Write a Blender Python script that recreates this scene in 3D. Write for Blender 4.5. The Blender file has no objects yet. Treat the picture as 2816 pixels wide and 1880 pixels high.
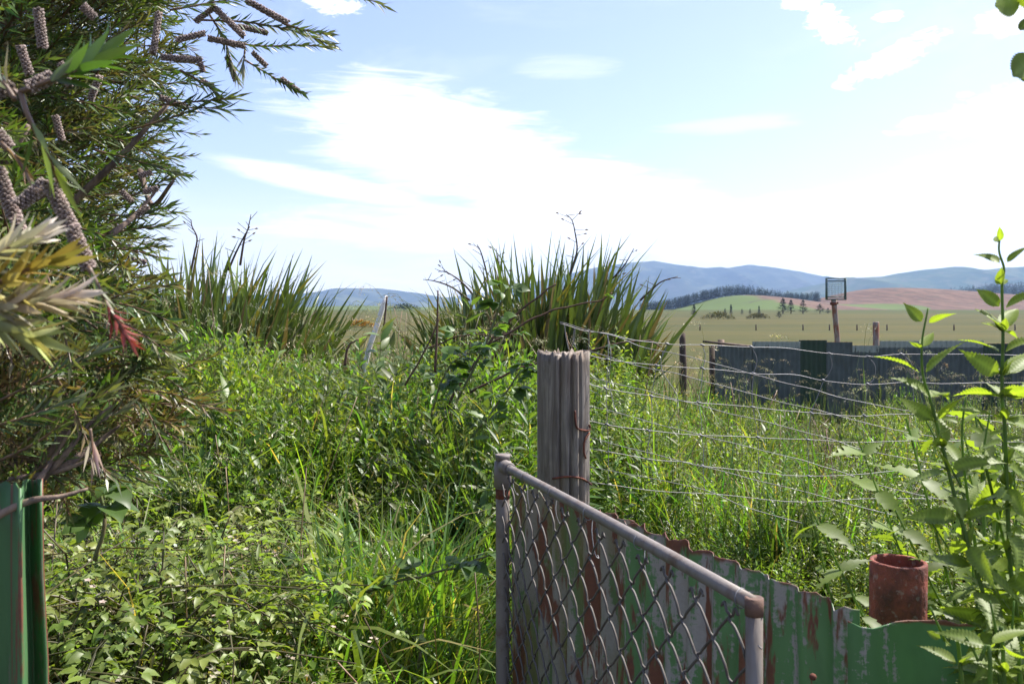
import bpy, math, random
import numpy as np
from mathutils import Vector, Matrix, noise

random.seed(7)
RNG = np.random.default_rng(7)
S = bpy.context.scene
COL = S.collection
R = math.radians
PI = math.pi

# ------------------------------------------------------------------ camera
F, CX, HY, CAMZ = 860.0, 512.0, 313.0, 1.6          # focal length, centre and horizon in 1024-wide pixels
cam_d = bpy.data.cameras.new('camera')
cam = bpy.data.objects.new('camera', cam_d)
COL.objects.link(cam)
cam.location = (0, 0, CAMZ)
cam.rotation_euler = (PI / 2, 0, 0)
cam_d.sensor_width = 22.2
cam_d.lens = F / 1024 * 22.2
cam_d.shift_y = -(341.5 - HY) / 1024
cam_d.clip_start = 0.05
cam_d.clip_end = 30000
cam_d.dof.use_dof = True
cam_d.dof.focus_distance = 4.5
cam_d.dof.aperture_fstop = 9.0
S.camera = cam

# ------------------------------------------------------------------ sun and sky
SUN_AZ, SUN_EL = 63.0, 54.0                          # degrees right of the view, degrees up
sun_d = bpy.data.lights.new('sun', 'SUN')
sun_d.energy = 4.4
sun_d.angle = R(0.53)
sun_d.color = (1.0, 0.955, 0.88)
sun = bpy.data.objects.new('sun', sun_d)
COL.objects.link(sun)
_sd = Vector((math.sin(R(SUN_AZ)) * math.cos(R(SUN_EL)), math.cos(R(SUN_AZ)) * math.cos(R(SUN_EL)), math.sin(R(SUN_EL))))
sun.rotation_euler = _sd.to_track_quat('Z', 'Y').to_euler()
sun.location = (5, 5, 12)

S.view_settings.view_transform = 'Standard'
S.view_settings.look = 'None'
S.view_settings.gamma = 1.0
S.view_settings.exposure = 1.32
S.view_settings.use_curve_mapping = False
S.render.engine = 'CYCLES'
S.cycles.max_bounces = 9
S.cycles.diffuse_bounces = 5
S.cycles.glossy_bounces = 2
S.cycles.transmission_bounces = 4
S.cycles.volume_bounces = 0
S.cycles.caustics_reflective = False
S.cycles.caustics_refractive = False


class NT:
    """small helper to write node trees"""
    def __init__(self, nt):
        self.nt = nt

    def n(self, t, **kw):
        nd = self.nt.nodes.new(t)
        for k, v in kw.items():
            setattr(nd, k, v)
        return nd

    def put(self, sock, v):
        if v is None:
            return
        if isinstance(v, bpy.types.NodeSocket):
            self.nt.links.new(v, sock)
        else:
            if sock.type == 'RGBA' and hasattr(v, '__len__') and len(v) == 3:
                v = (*v, 1.0)
            sock.default_value = v

    def m(self, op, a, b=None, c=None, clamp=False):
        nd = self.n('ShaderNodeMath', operation=op, use_clamp=clamp)
        for i, v in enumerate((a, b, c)):
            self.put(nd.inputs[i], v)
        return nd.outputs[0]

    def vm(self, op, a, b=None):
        nd = self.n('ShaderNodeVectorMath', operation=op)
        self.put(nd.inputs[0], a)
        self.put(nd.inputs[1], b)
        return nd.outputs[0]

    def mix(self, f, a, b, blend='MIX'):
        nd = self.n('ShaderNodeMix', data_type='RGBA', blend_type=blend)
        self.put(nd.inputs[0], f)
        self.put(nd.inputs[6], a)
        self.put(nd.inputs[7], b)
        return nd.outputs[2]

    def noise(self, vec, scale, detail=3, rough=0.55, dist=0.0):
        nd = self.n('ShaderNodeTexNoise')
        if vec is not None:
            self.put(nd.inputs['Vector'], vec)
        nd.inputs['Scale'].default_value = scale
        nd.inputs['Detail'].default_value = detail
        nd.inputs['Roughness'].default_value = rough
        nd.inputs['Distortion'].default_value = dist
        return nd.outputs[0]

    def ss(self, v, a, b):                            # smoothstep
        nd = self.n('ShaderNodeMapRange', interpolation_type='SMOOTHSTEP')
        self.put(nd.inputs[0], v)
        nd.inputs[1].default_value = a
        nd.inputs[2].default_value = b
        return nd.outputs[0]

    def scale(self, v, s):
        nd = self.n('ShaderNodeMapping')
        self.put(nd.inputs[0], v)
        nd.inputs['Scale'].default_value = s
        return nd.outputs[0]

    def attr(self, name):
        return self.n('ShaderNodeAttribute', attribute_name=name)

    def sep(self, v):
        nd = self.n('ShaderNodeSeparateXYZ')
        self.put(nd.inputs[0], v)
        return nd.outputs

    def comb(self, x, y, z):
        nd = self.n('ShaderNodeCombineXYZ')
        for i, v in enumerate((x, y, z)):
            self.put(nd.inputs[i], v)
        return nd.outputs[0]


world = bpy.data.worlds.new('World')
S.world = world
world.use_nodes = True
W = NT(world.node_tree)
bg = world.node_tree.nodes['Background']
sky = W.n('ShaderNodeTexSky', sky_type='NISHITA', sun_disc=False)
sky.sun_elevation = R(SUN_EL)
sky.sun_rotation = R(SUN_AZ)
sky.air_density = 1.0
sky.dust_density = 1.2
sky.ozone_density = 1.2
dirv = W.n('ShaderNodeTexCoord').outputs['Generated']
dx, dy, dz = W.sep(dirv)
az = W.m('ARCTAN2', dx, dy)
el = W.m('ARCSINE', dz)
cv = W.comb(az, W.m('MULTIPLY', el, 2.4), 0.0)
n_big = W.noise(cv, 3.2, 5, 0.6, 0.6)
n_fine = W.noise(W.scale(cv, (0.6, 1.9, 1)), 15.0, 7, 0.66, 0.9)
n_puff = W.noise(cv, 42.0, 6, 0.65, 0.5)
np_ = W.m('MULTIPLY', W.m('SUBTRACT', n_puff, 0.5), 5.0)
nn = W.m('ADD', W.m('MULTIPLY', W.m('SUBTRACT', n_big, 0.5), 1.5), W.m('MULTIPLY', W.m('SUBTRACT', n_fine, 0.5), 2.6))


def cloud(px, py, rx, ry, tilt, w, nz):
    """one cloud by the direction it stands in, size in 1024-wide pixels"""
    a0 = math.atan((px - CX) / F)
    e0 = math.atan((HY - py) / math.hypot(F, px - CX))
    c, s = math.cos(R(tilt)), math.sin(R(tilt))
    da = W.m('SUBTRACT', az, a0)
    de = W.m('SUBTRACT', el, e0)
    u = W.m('MULTIPLY', W.m('ADD', W.m('MULTIPLY', da, c), W.m('MULTIPLY', de, s)), F / rx)
    v = W.m('MULTIPLY', W.m('SUBTRACT', W.m('MULTIPLY', de, c), W.m('MULTIPLY', da, s)), F / ry)
    q = W.m('SUBTRACT', 1.0, W.m('ADD', W.m('MULTIPLY', u, u), W.m('MULTIPLY', v, v)))
    return W.m('MULTIPLY', W.ss(W.m('ADD', q, W.m('MULTIPLY', nn if rx > 60 else np_, nz)), -0.15, 1.0 if rx > 60 else 0.6), w)


dens = W.m('MULTIPLY', W.ss(n_big, 0.48, 0.8), 0.32)                     # thin veil over the whole sky
for a in [(430, 140, 160, 58, -12, 0.9, 0.9), (330, 185, 125, 14, -10, 0.85, 0.5), (575, 192, 210, 44, -12, 1.0, 0.9),
          (520, 232, 300, 40, 0, 0.85, 0.8), (840, 225, 300, 42, 5, 1.0, 0.8), (985, 178, 150, 30, 8, 0.8, 0.9),
          (335, 5, 28, 10, 0, 0.7, 0.9), (832, 26, 27, 14, -30, 0.95, 0.9), (890, 60, 48, 12, 22, 1.0, 0.9),
          (889, 16, 13, 5, 0, 0.8, 0.8), (1005, 112, 55, 22, 5, 1.0, 0.8), (925, 123, 32, 8, 8, 0.9, 0.8),
          (1010, 18, 32, 13, 8, 0.9, 0.8), (567, 67, 62, 12, 0, 0.25, 1.0), (735, 124, 80, 11, 0, 0.28, 1.0), (800, 2, 20, 8, 0, 0.7, 0.8)]:
    dens = W.m('MAXIMUM', dens, cloud(*a))
lowv = W.ss(el, R(9.0), R(0.5))                                         # the sky whitens down to the horizon all round
dens = W.m('MAXIMUM', dens, W.m('MULTIPLY', lowv, W.m('ADD', 0.7, W.m('MULTIPLY', nn, 0.45))), clamp=True)
skyc = W.mix(1.0, sky.outputs[0], (0.84, 0.755, 0.85), 'MULTIPLY')
W.put(bg.inputs[0], W.mix(dens, skyc, (5.4, 5.4, 5.5)))
bg.inputs[1].default_value = 0.12


# ------------------------------------------------------------------ helpers
def P(x, y, d):
    return np.array(((x - CX) / F * d, d, CAMZ + (HY - y) / F * d))


def tag(o, label=None, cat=None, group=None, kind=None):
    if label:
        o['label'] = label
    if cat:
        o['category'] = cat
    if group:
        o['group'] = group
    if kind:
        o['kind'] = kind
    return o


def empty(name, loc, label, cat, group=None):
    o = bpy.data.objects.new(name, None)
    COL.objects.link(o)
    o.location = [float(v) for v in loc]
    o.empty_display_size = 0.1
    return tag(o, label, cat, group)


def link(name, me, parent=None, mat=None):
    o = bpy.data.objects.new(name, me)
    COL.objects.link(o)
    if parent is not None:
        o.parent = parent
    if mat is not None and not me.materials:
        me.materials.append(mat)
    return o


def mesh(name, V, T, mat=None, C=None, ST=None, smooth=False):
    """mesh from numpy arrays; T is (m,3) or (m,4)"""
    V = np.asarray(V, dtype=np.float32)
    T = np.asarray(T, dtype=np.int32)
    k = T.shape[1]
    me = bpy.data.meshes.new(name)
    me.vertices.add(len(V))
    me.vertices.foreach_set('co', V.ravel())
    me.loops.add(T.size)
    me.loops.foreach_set('vertex_index', T.ravel())
    me.polygons.add(len(T))
    me.polygons.foreach_set('loop_start', np.arange(0, T.size, k, dtype=np.int32))
    if smooth:
        me.polygons.foreach_set('use_smooth', np.ones(len(T), dtype=bool))
    if C is not None:
        a = me.attributes.new('col', 'FLOAT_COLOR', 'POINT')
        c4 = np.ones((len(V), 4), dtype=np.float32)
        c4[:, :3] = C
        a.data.foreach_set('color', c4.ravel())
    if ST is not None:
        a = me.attributes.new('st', 'FLOAT_VECTOR', 'POINT')
        a.data.foreach_set('vector', np.asarray(ST, dtype=np.float32).ravel())
    me.update()
    me.validate()
    if mat is not None:
        me.materials.append(mat)
    return me


def nrm(a):
    a = np.asarray(a, dtype=float)
    return a / np.maximum(np.linalg.norm(a, axis=-1, keepdims=True), 1e-9)


class G:
    """collects triangles with colours"""
    def __init__(self):
        self.V, self.T, self.C, self.n = [], [], [], 0

    def add(self, V, T, C):
        V = np.asarray(V, dtype=float)
        self.V.append(V)
        self.T.append(np.asarray(T) + self.n)
        C = np.asarray(C, dtype=float)
        self.C.append(np.broadcast_to(C, (len(V), 3)).copy())
        self.n += len(V)
        return self

    def arrays(self):
        return np.concatenate(self.V), np.concatenate(self.T), np.concatenate(self.C)

    def tube(self, pts, r, col=(0.1, 0.1, 0.1), n=4, caps=True):
        V, T = tube(pts, r, n, caps)
        return self.add(V, T, col)

    def mesh(self, name, mat, origin=(0, 0, 0), smooth=False):
        V, T, C = self.arrays()
        return mesh(name, V - np.asarray(origin), T, mat, C, smooth=smooth)


def tube(pts, r, n=8, caps=True):
    pts = np.asarray(pts, dtype=float)
    k = len(pts)
    r = np.broadcast_to(np.asarray(r, dtype=float), (k,))
    t = np.gradient(pts, axis=0)
    t = nrm(t)
    ref = np.array((0, 0, 1.0)) if abs(t[:, 2]).mean() < 0.85 else np.array((1.0, 0, 0))
    u = nrm(np.cross(t, ref))
    v = np.cross(t, u)
    a = np.arange(n) * 2 * PI / n
    V = pts[:, None] + r[:, None, None] * (np.cos(a)[None, :, None] * u[:, None] + np.sin(a)[None, :, None] * v[:, None])
    V = V.reshape(-1, 3)
    T = []
    i = np.arange(k - 1)[:, None] * n
    j = np.arange(n)[None]
    j2 = (np.arange(n) + 1)[None] % n
    A, B, Cc, D = (i + j).ravel(), (i + j2).ravel(), (i + n + j2).ravel(), (i + n + j).ravel()
    T = np.concatenate([np.stack([A, B, Cc], 1), np.stack([A, Cc, D], 1)])
    if caps:
        V = np.concatenate([V, pts[:1], pts[-1:]])
        c0, c1 = k * n, k * n + 1
        jj = np.arange(n)
        jk = (jj + 1) % n
        T = np.concatenate([T, np.stack([np.full(n, c0), jk, jj], 1), np.stack([np.full(n, c1), (k - 1) * n + jj, (k - 1) * n + jk], 1)])
    return V, T


def smooth_path(pts, m=6):
    """Catmull-Rom through the points"""
    p = np.asarray(pts, dtype=float)
    p = np.concatenate([2 * p[:1] - p[1:2], p, 2 * p[-1:] - p[-2:-1]])
    out = []
    for i in range(1, len(p) - 2):
        for t in np.linspace(0, 1, m, endpoint=False):
            a, b, c, d = p[i - 1], p[i], p[i + 1], p[i + 2]
            out.append(0.5 * ((2 * b) + (c - a) * t + (2 * a - 5 * b + 4 * c - d) * t ** 2 + (3 * b - a - 3 * c + d) * t ** 3))
    out.append(p[-2])
    return np.array(out)


def tube_obj(name, pts, r, mat, parent=None, origin=(0, 0, 0), n=8, smooth=True):
    V, T = tube(pts, r, n)
    return link(name, mesh(name, V - np.asarray(origin), T, mat, smooth=smooth), parent)


def grid_faces(nr, nc):
    a = (np.arange(nr - 1)[:, None] * nc + np.arange(nc - 1)[None]).ravel()
    return np.stack([a, a + 1, a + nc + 1, a + nc], 1)


def quads2tris(Q):
    Q = np.asarray(Q)
    return np.concatenate([Q[:, [0, 1, 2]], Q[:, [0, 2, 3]]])


# leaf templates: columns along, across, out of the leaf; all times length / width / width
L4 = (np.array([(0, 0, 0), (.42, -.5, .18), (.42, 0, 0), (.42, .5, .18), (1, 0, -.12)]),
      np.array([(0, 2, 1), (0, 3, 2), (1, 2, 4), (2, 3, 4)]))
L2 = (np.array([(0, 0, 0), (.45, -.5, .12), (.45, .5, .12), (1, 0, -.1)]), np.array([(0, 2, 1), (1, 2, 3)]))
_t = [0, .12, .3, .5, .7, .86, 1]
_w = [0, .34, .5, .48, .34, .16, 0]
_v = [(0, 0, 0)]
for a, b in zip(_t[1:-1], _w[1:-1]):
    _v += [(a, -b, .22 * b + .0), (a, 0, -.25 * a * a), (a, b, .22 * b)]
    _v[-3] = (a, -b, .25 * b - .25 * a * a)
    _v[-1] = (a, b, .25 * b - .25 * a * a)
_v += [(1, 0, -.3)]
_f = [(0, 2, 1), (0, 3, 2)]
for i in range(4):
    b = 1 + 3 * i
    _f += [(b, b + 1, b + 4), (b, b + 4, b + 3), (b + 1, b + 2, b + 5), (b + 1, b + 5, b + 4)]
_f += [(13, 14, 16), (14, 15, 16)]
L4 = (L4[0], L4[1][:, ::-1])
L2 = (L2[0], L2[1][:, ::-1])
LOV = (np.array(_v), np.array(_f)[:, ::-1])                                     # ovate leaflet, 20 triangles

LM = (np.array([(0, 0, 0), (.3, -.48, .12), (.3, 0, -.02), (.3, .48, .12), (.68, -.34, 0), (.68, 0, -.12), (.68, .34, 0), (1, 0, -.28)]),
      np.array([(0, 1, 2), (0, 2, 3), (1, 4, 5), (1, 5, 2), (2, 5, 6), (2, 6, 3), (4, 7, 5), (5, 7, 6)]))


def leaves(g, base, d, up, L, Wd, tmpl, col, curl=0.0):
    base = np.atleast_2d(base)
    N = len(base)
    d = nrm(np.broadcast_to(np.atleast_2d(d), (N, 3)))
    up = np.broadcast_to(np.atleast_2d(up), (N, 3))
    side = nrm(np.cross(up, d) + 1e-6)
    nor = np.cross(d, side)
    L = np.broadcast_to(np.asarray(L, dtype=float), (N,))
    Wd = np.broadcast_to(np.asarray(Wd, dtype=float), (N,))
    tv, tt = tmpl
    V = (base[:, None] + d[:, None] * (tv[None, :, 0:1] * L[:, None, None]) + side[:, None] * (tv[None, :, 1:2] * Wd[:, None, None])
         + nor[:, None] * (tv[None, :, 2:3] * Wd[:, None, None] - curl * tv[None, :, 0:1] ** 2 * L[:, None, None]))
    T = (tt[None] + (np.arange(N) * len(tv))[:, None, None]).reshape(-1, 3)
    col = np.asarray(col, dtype=float)
    C = np.repeat(np.broadcast_to(col, (N, 3)), len(tv), axis=0)
    g.add(V.reshape(-1, 3), T, C)


def jitcol(c, n, amt=0.25, rng=RNG):
    c = np.asarray(c, dtype=float)
    b = 1 + amt * rng.normal(size=(n, 1)).clip(-1.6, 1.6)
    h = 1 + 0.35 * amt * rng.normal(size=(n, 3))
    return np.clip(c * b * h, 0.004, 0.9)


def scatter(g, protos, pos, yaw, tilt, tdir, scale, pick, tint):
    """copy the prototypes to positions (numpy), each with its own turn, lean, size and tint"""
    for k, pr in enumerate(protos):
        ix = np.where(pick == k)[0]
        if len(ix) == 0:
            continue
        V, T, C = pr
        cy, sy = np.cos(yaw[ix]), np.sin(yaw[ix])
        z = np.zeros_like(cy)
        o = np.ones_like(cy)
        Rz = np.stack([np.stack([cy, -sy, z], 1), np.stack([sy, cy, z], 1), np.stack([z, z, o], 1)], 1)
        ax = np.stack([-np.sin(tdir[ix]), np.cos(tdir[ix]), z], 1)
        ct, st = np.cos(tilt[ix]), np.sin(tilt[ix])
        K = np.zeros((len(ix), 3, 3))
        K[:, 0, 1], K[:, 0, 2] = -ax[:, 2], ax[:, 1]
        K[:, 1, 0], K[:, 1, 2] = ax[:, 2], -ax[:, 0]
        K[:, 2, 0], K[:, 2, 1] = -ax[:, 1], ax[:, 0]
        Rt = np.eye(3)[None] + st[:, None, None] * K + (1 - ct)[:, None, None] * (K @ K)
        M = Rt @ Rz
        VV = np.einsum('nij,vj->nvi', M, V) * scale[ix][:, None, None] + pos[ix][:, None]
        TT = (T[None] + (np.arange(len(ix)) * len(V))[:, None, None]).reshape(-1, 3)
        CC = (C[None] * tint[ix][:, None]).reshape(-1, 3)
        g.add(VV.reshape(-1, 3), TT, np.clip(CC, 0.004, 0.9))


# ------------------------------------------------------------------ materials
def material(name):
    m = bpy.data.materials.new(name)
    m.use_nodes = True
    b = m.node_tree.nodes['Principled BSDF']
    return m, NT(m.node_tree), b, m.node_tree.nodes['Material Output']


def leaf_mat(name, trans=0.42, rough=0.42, tr_tint=(1.5, 1.75, 0.55), back=None, spec=0.5, veins=0.0):
    m, t, b, out = material(name)
    c = t.attr('col').outputs['Color']
    geo = t.n('ShaderNodeNewGeometry')
    n1 = t.noise(geo.outputs['Position'], 60.0, 2)
    c = t.mix(1.0, c, t.mix(n1, (0.72, 0.78, 0.7), (1.28, 1.22, 1.25)), 'MULTIPLY')
    front = c
    if back is not None:
        front = t.mix(t.m('MULTIPLY', geo.outputs['Backfacing'], back[1]), c, back[0])
    t.put(b.inputs['Base Color'], front)
    b.inputs['Roughness'].default_value = rough
    b.inputs['Specular IOR Level'].default_value = spec
    tr = t.n('ShaderNodeBsdfTranslucent')
    t.put(tr.inputs[0], t.mix(1.0, c, tr_tint, 'MULTIPLY'))
    mx = t.n('ShaderNodeMixShader')
    mx.inputs[0].default_value = trans
    m.node_tree.links.new(b.outputs[0], mx.inputs[1])
    m.node_tree.links.new(tr.outputs[0], mx.inputs[2])
    m.node_tree.links.new(mx.outputs[0], out.inputs[0])
    return m


def plain(name, col, rough=0.7, col2=None, sc=20.0, stretch=(1, 1, 1), metal=0.0, bump=0.0, lo=0.35, hi=0.65):
    m, t, b, out = material(name)
    v = t.scale(t.n('ShaderNodeTexCoord').outputs['Object'], stretch)
    n1 = t.noise(v, sc, 5, 0.62)
    c = t.mix(t.ss(n1, lo, hi), col, col2 if col2 else tuple(x * 0.6 for x in col))
    t.put(b.inputs['Base Color'], c)
    b.inputs['Roughness'].default_value = rough
    b.inputs['Metallic'].default_value = metal
    if bump:
        bp = t.n('ShaderNodeBump')
        bp.inputs['Strength'].default_value = bump
        bp.inputs['Distance'].default_value = 0.01
        t.put(bp.inputs['Height'], n1)
        m.node_tree.links.new(bp.outputs[0], b.inputs['Normal'])
    return m


M_leaf = leaf_mat('leaf_green', 0.48, 0.42, (1.6, 1.7, 0.45), spec=.38)
M_grass = leaf_mat('grass_blades', 0.48, 0.36, (1.6, 1.6, 0.5))
M_bush = leaf_mat('bottlebrush_leaves', 0.3, 0.4, (1.5, 1.6, 0.55), back=((0.17, 0.17, 0.11), 0.5))
M_silver = leaf_mat('silvery_young_leaves', 0.3, 0.5, (1.1, 1.1, 0.75))
M_flax = leaf_mat('flax_blades', 0.15, 0.36, (1.4, 1.5, 0.5))
M_nettle = leaf_mat('nettle_leaves', 0.55, 0.5, (1.65, 1.7, 0.45), back=((0.16, 0.2, 0.12), 0.35))
M_bramble = leaf_mat('bramble_leaves', 0.42, 0.45, (1.6, 1.7, 0.45), back=((0.3, 0.33, 0.24), 0.6))
M_far = leaf_mat('far_foliage', 0.1, 0.9, spec=0.05)
M_straw = leaf_mat('straw', 0.35, 0.45, (1.1, 1.1, 0.9))
M_bark = plain('brown_bark', (0.24, 0.17, 0.12), 0.85, (0.10, 0.07, 0.055), 40, (1, 1, .25), bump=.6)
M_deadcane = plain('dead_cane', (0.13, 0.065, 0.035), 0.75, (0.05, 0.03, 0.02), 60)
M_greencane = plain('green_cane', (0.09, 0.13, 0.035), 0.55, (0.13, 0.10, 0.04), 30)
M_white = plain('weathered_pale_wood', (0.78, 0.74, 0.68), 0.8, (0.5, 0.46, 0.42), 12, (1, 1, .15), bump=.4)
M_galv = plain('galvanised_pipe', (0.20, 0.175, 0.155), 0.62, (0.13, 0.09, 0.065), 22, (1, 1, 1), 0.1, .25, .45, .75)
M_meshwire = plain('chain_wire', (0.10, 0.088, 0.077), 0.6, (0.062, 0.046, 0.036), 30, metal=0.0, lo=.45, hi=.75)
M_wire = plain('fence_wire', (0.25, 0.25, 0.26), 0.55, (0.17, 0.16, 0.16), 3, metal=0.3)
M_stile = plain('brownish_pipe', (0.145, 0.11, 0.085), 0.7, (0.20, 0.18, 0.16), 16, (1, 1, .3), bump=.3)
M_joint = plain('brown_joint', (0.16, 0.085, 0.055), 0.8, (0.10, 0.06, 0.045), 30, bump=.4)
M_rust = plain('rust', (0.19, 0.055, 0.028), 0.88, (0.075, 0.028, 0.018), 32, bump=.5)
M_pipe = plain('rusty_pipe', (0.26, 0.062, 0.038), 0.85, (0.075, 0.028, 0.022), 34, (1, 1, .7), bump=.9, lo=.3, hi=.72)
_t = NT(M_pipe.node_tree)
_b = M_pipe.node_tree.nodes['Principled BSDF']
_old = _b.inputs['Base Color'].links[0].from_socket
_sp = _t.noise(_t.n('ShaderNodeTexCoord').outputs['Object'], 75, 3, .6)
_t.put(_b.inputs['Base Color'], _t.mix(_t.m('MULTIPLY', _t.ss(_sp, .58, .68), .55), _old, (0.30, 0.22, 0.19)))
M_pole = plain('rusty_pole', (0.20, 0.07, 0.03), 0.85, (0.26, 0.22, 0.18), 9, (1, 1, .35), lo=.42, hi=.6)
M_dark = plain('dark_old_wood', (0.05, 0.035, 0.028), 0.9, (0.10, 0.07, 0.05), 14, (1, 1, .2))
M_basket = plain('green_grey_metal', (0.06, 0.12, 0.11), 0.5, (0.10, 0.13, 0.11), 20, metal=.2)


def wood_mat():
    m, t, b, out = material('weathered_grey_post')
    tc = t.n('ShaderNodeTexCoord').outputs['Object']
    s1 = t.noise(t.scale(tc, (1, 1, .07)), 42, 7, 0.7, 1.2)
    s2 = t.noise(t.scale(tc, (1, 1, .16)), 14, 4, 0.6)
    s3 = t.noise(tc, 5, 3)
    c = t.mix(t.ss(s1, .34, .66), (0.10, 0.080, 0.064), (0.31, 0.268, 0.225))
    c = t.mix(t.m('MULTIPLY', t.ss(s2, .42, .7), .8), c, (0.17, 0.122, 0.088))
    c = t.mix(t.m('MULTIPLY', t.ss(s3, .48, .7), .55), c, (0.11, 0.095, 0.085))
    t.put(b.inputs['Base Color'], c)
    b.inputs['Roughness'].default_value = .82
    bp = t.n('ShaderNodeBump')
    bp.inputs['Strength'].default_value = .9
    bp.inputs['Distance'].default_value = .006
    t.put(bp.inputs['Height'], s1)
    m.node_tree.links.new(bp.outputs[0], b.inputs['Normal'])
    return m


M_post = wood_mat()


def iron_mat(name, paint, bare, loss, rust_amt, edge=0.05, lichen=0.0, rough=.55, pale=None):
    """corrugated iron: paint, bare zinc, rust; st = along the sheet, height below the top edge, random"""
    m, t, b, out = material(name)
    st = t.attr('st').outputs['Vector']
    u, v, rnd = t.sep(st)
    streak = t.noise(t.scale(st, (1, .12, 1)), 26, 5, .62, .2)
    patch = t.noise(t.scale(st, (1, .5, 1)), 9, 4, .6, .4)
    fine = t.noise(st, 90, 4, .65)
    k = t.m('ADD', t.m('MULTIPLY', streak, .55), t.m('ADD', t.m('MULTIPLY', patch, .35), t.m('MULTIPLY', fine, .22)))
    c = t.mix(t.ss(patch, .3, .7), paint, tuple(x * .72 for x in paint))
    if pale is not None:                                              # a paler strip with a ragged lower edge along the sheet's top
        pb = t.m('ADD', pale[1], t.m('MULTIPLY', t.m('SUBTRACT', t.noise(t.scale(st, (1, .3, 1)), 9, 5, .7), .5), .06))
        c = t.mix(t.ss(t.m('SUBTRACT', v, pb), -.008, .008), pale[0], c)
    c = t.mix(t.ss(k, loss, loss + .045), c, t.mix(fine, bare, tuple(x * .55 for x in bare)))
    if lichen:
        c = t.mix(t.m('MULTIPLY', t.ss(t.noise(t.scale(st, (1, .2, 1)), 12, 4), .42, .62), lichen), c, (0.17, 0.15, 0.045))
    r1 = t.noise(t.scale(t.vm('ADD', st, (7.3, 2.1, 0)), (1, .16, 1)), 20, 5, .65)
    rm = t.ss(r1, 1.0 - rust_amt, 1.06 - rust_amt)
    em = t.ss(t.m('ADD', v, t.m('MULTIPLY', t.m('SUBTRACT', patch, .5), edge * 4.0)), edge, edge * .3)
    c = t.mix(t.m('MAXIMUM', rm, em), c, t.mix(fine, (0.23, 0.075, 0.035), (0.085, 0.04, 0.03)))
    t.put(b.inputs['Base Color'], c)
    b.inputs['Roughness'].default_value = rough
    b.inputs['Specular IOR Level'].default_value = .5 if rough < .8 else .15
    bp = t.n('ShaderNodeBump')
    bp.inputs['Strength'].default_value = .25
    bp.inputs['Distance'].default_value = .004
    t.put(bp.inputs['Height'], k)
    m.node_tree.links.new(bp.outputs[0], b.inputs['Normal'])
    return m


M_iron_a = iron_mat('iron_peeled', (0.12, 0.205, 0.075), (0.36, 0.335, 0.28), .515, .495, .008, .75)
M_iron_b = iron_mat('iron_green_worn', (0.11, 0.25, 0.085), (0.42, 0.39, 0.35), .55, .48, .016)
M_iron_c = iron_mat('iron_green', (0.10, 0.25, 0.082), (0.40, 0.37, 0.35), .62, .36, .006)
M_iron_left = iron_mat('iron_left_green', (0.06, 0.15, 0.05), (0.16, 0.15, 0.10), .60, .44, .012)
M_back = iron_mat('back_iron_dark', (0.105, 0.122, 0.115), (0.11, 0.12, 0.10), .60, .34, .004, rough=.95)
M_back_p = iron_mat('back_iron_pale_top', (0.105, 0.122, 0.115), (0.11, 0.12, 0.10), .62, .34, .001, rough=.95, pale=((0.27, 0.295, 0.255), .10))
M_back_g = iron_mat('back_iron_green', (0.022, 0.05, 0.025), (0.05, 0.07, 0.04), .62, .3, .004, rough=.7)


def ground_mat():
    m, t, b, out = material('ground_soil_and_pasture')
    pos = t.n('ShaderNodeNewGeometry').outputs['Position']
    px, py, pz = t.sep(pos)
    n1 = t.noise(pos, .9, 5, .6)
    n2 = t.noise(t.scale(pos, (.012, .05, 0)), 1.0, 5, .6)
    n3 = t.noise(t.scale(pos, (.35, 1.6, 0)), 1.0, 4, .65)
    field = t.mix(t.ss(n2, .38, .62), (0.078, 0.070, 0.018), (0.046, 0.054, 0.014))
    field = t.mix(t.m('MULTIPLY', t.ss(n3, .4, .75), .6), field, (0.112, 0.084, 0.034))
    band = t.ss(py, 260.0, 420.0)
    field = t.mix(t.m('MULTIPLY', band, .6), field, (0.05, 0.066, 0.016))
    soil = t.mix(n1, (0.03, 0.035, 0.014), (0.055, 0.045, 0.024))
    t.put(b.inputs['Base Color'], t.mix(t.ss(py, 11.0, 16.0), soil, field))
    b.inputs['Roughness'].default_value = .95
    b.inputs['Specular IOR Level'].default_value = .1
    return m


# ------------------------------------------------------------------ terrain
def sst(a, b, x):
    t = np.clip((np.asarray(x, dtype=float) - a) / (b - a), 0, 1)
    return t * t * (3 - 2 * t)


def H(x, y):
    x = np.asarray(x, dtype=float)
    y = np.asarray(y, dtype=float)
    left = 1 - sst(-.05, 1.3, x - .12 * y)
    mound = .70 * sst(3.4, 6.2, y) * (1 - sst(7.3, 10.5, y)) * left
    right = .30 * sst(1.5, 3.0, y) * (1 - sst(4.0, 9.0, y)) * (1 - left)
    bram = .35 * np.exp(-((x + 1.25) / .75) ** 2 - ((y - 2.7) / .8) ** 2)
    fld = np.interp(y, [-200, 12, 25, 60, 130, 300, 460, 9000], [0, 0, .15, -.2, -1.0, 1.0, 3.6, 3.6])
    bump = .05 * np.sin(x * 3.1 + y) * np.sin(y * 2.3 - x) * (np.abs(y) < 14)
    return mound + right + bram + fld + bump


sx = np.linspace(-8.3, 8.3, 220)
sy = np.linspace(-3.6, 8.0, 230)
gx = 3.0 * np.sinh(sx)
gy = 4 + 4.0 * np.sinh(sy)
XX, YY = np.meshgrid(gx, gy)
o = link('ground', mesh('ground', np.stack([XX.ravel(), YY.ravel(), H(XX, YY).ravel()], 1), grid_faces(len(gy), len(gx)), ground_mat(), smooth=True))
tag(o, kind='structure')


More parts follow.
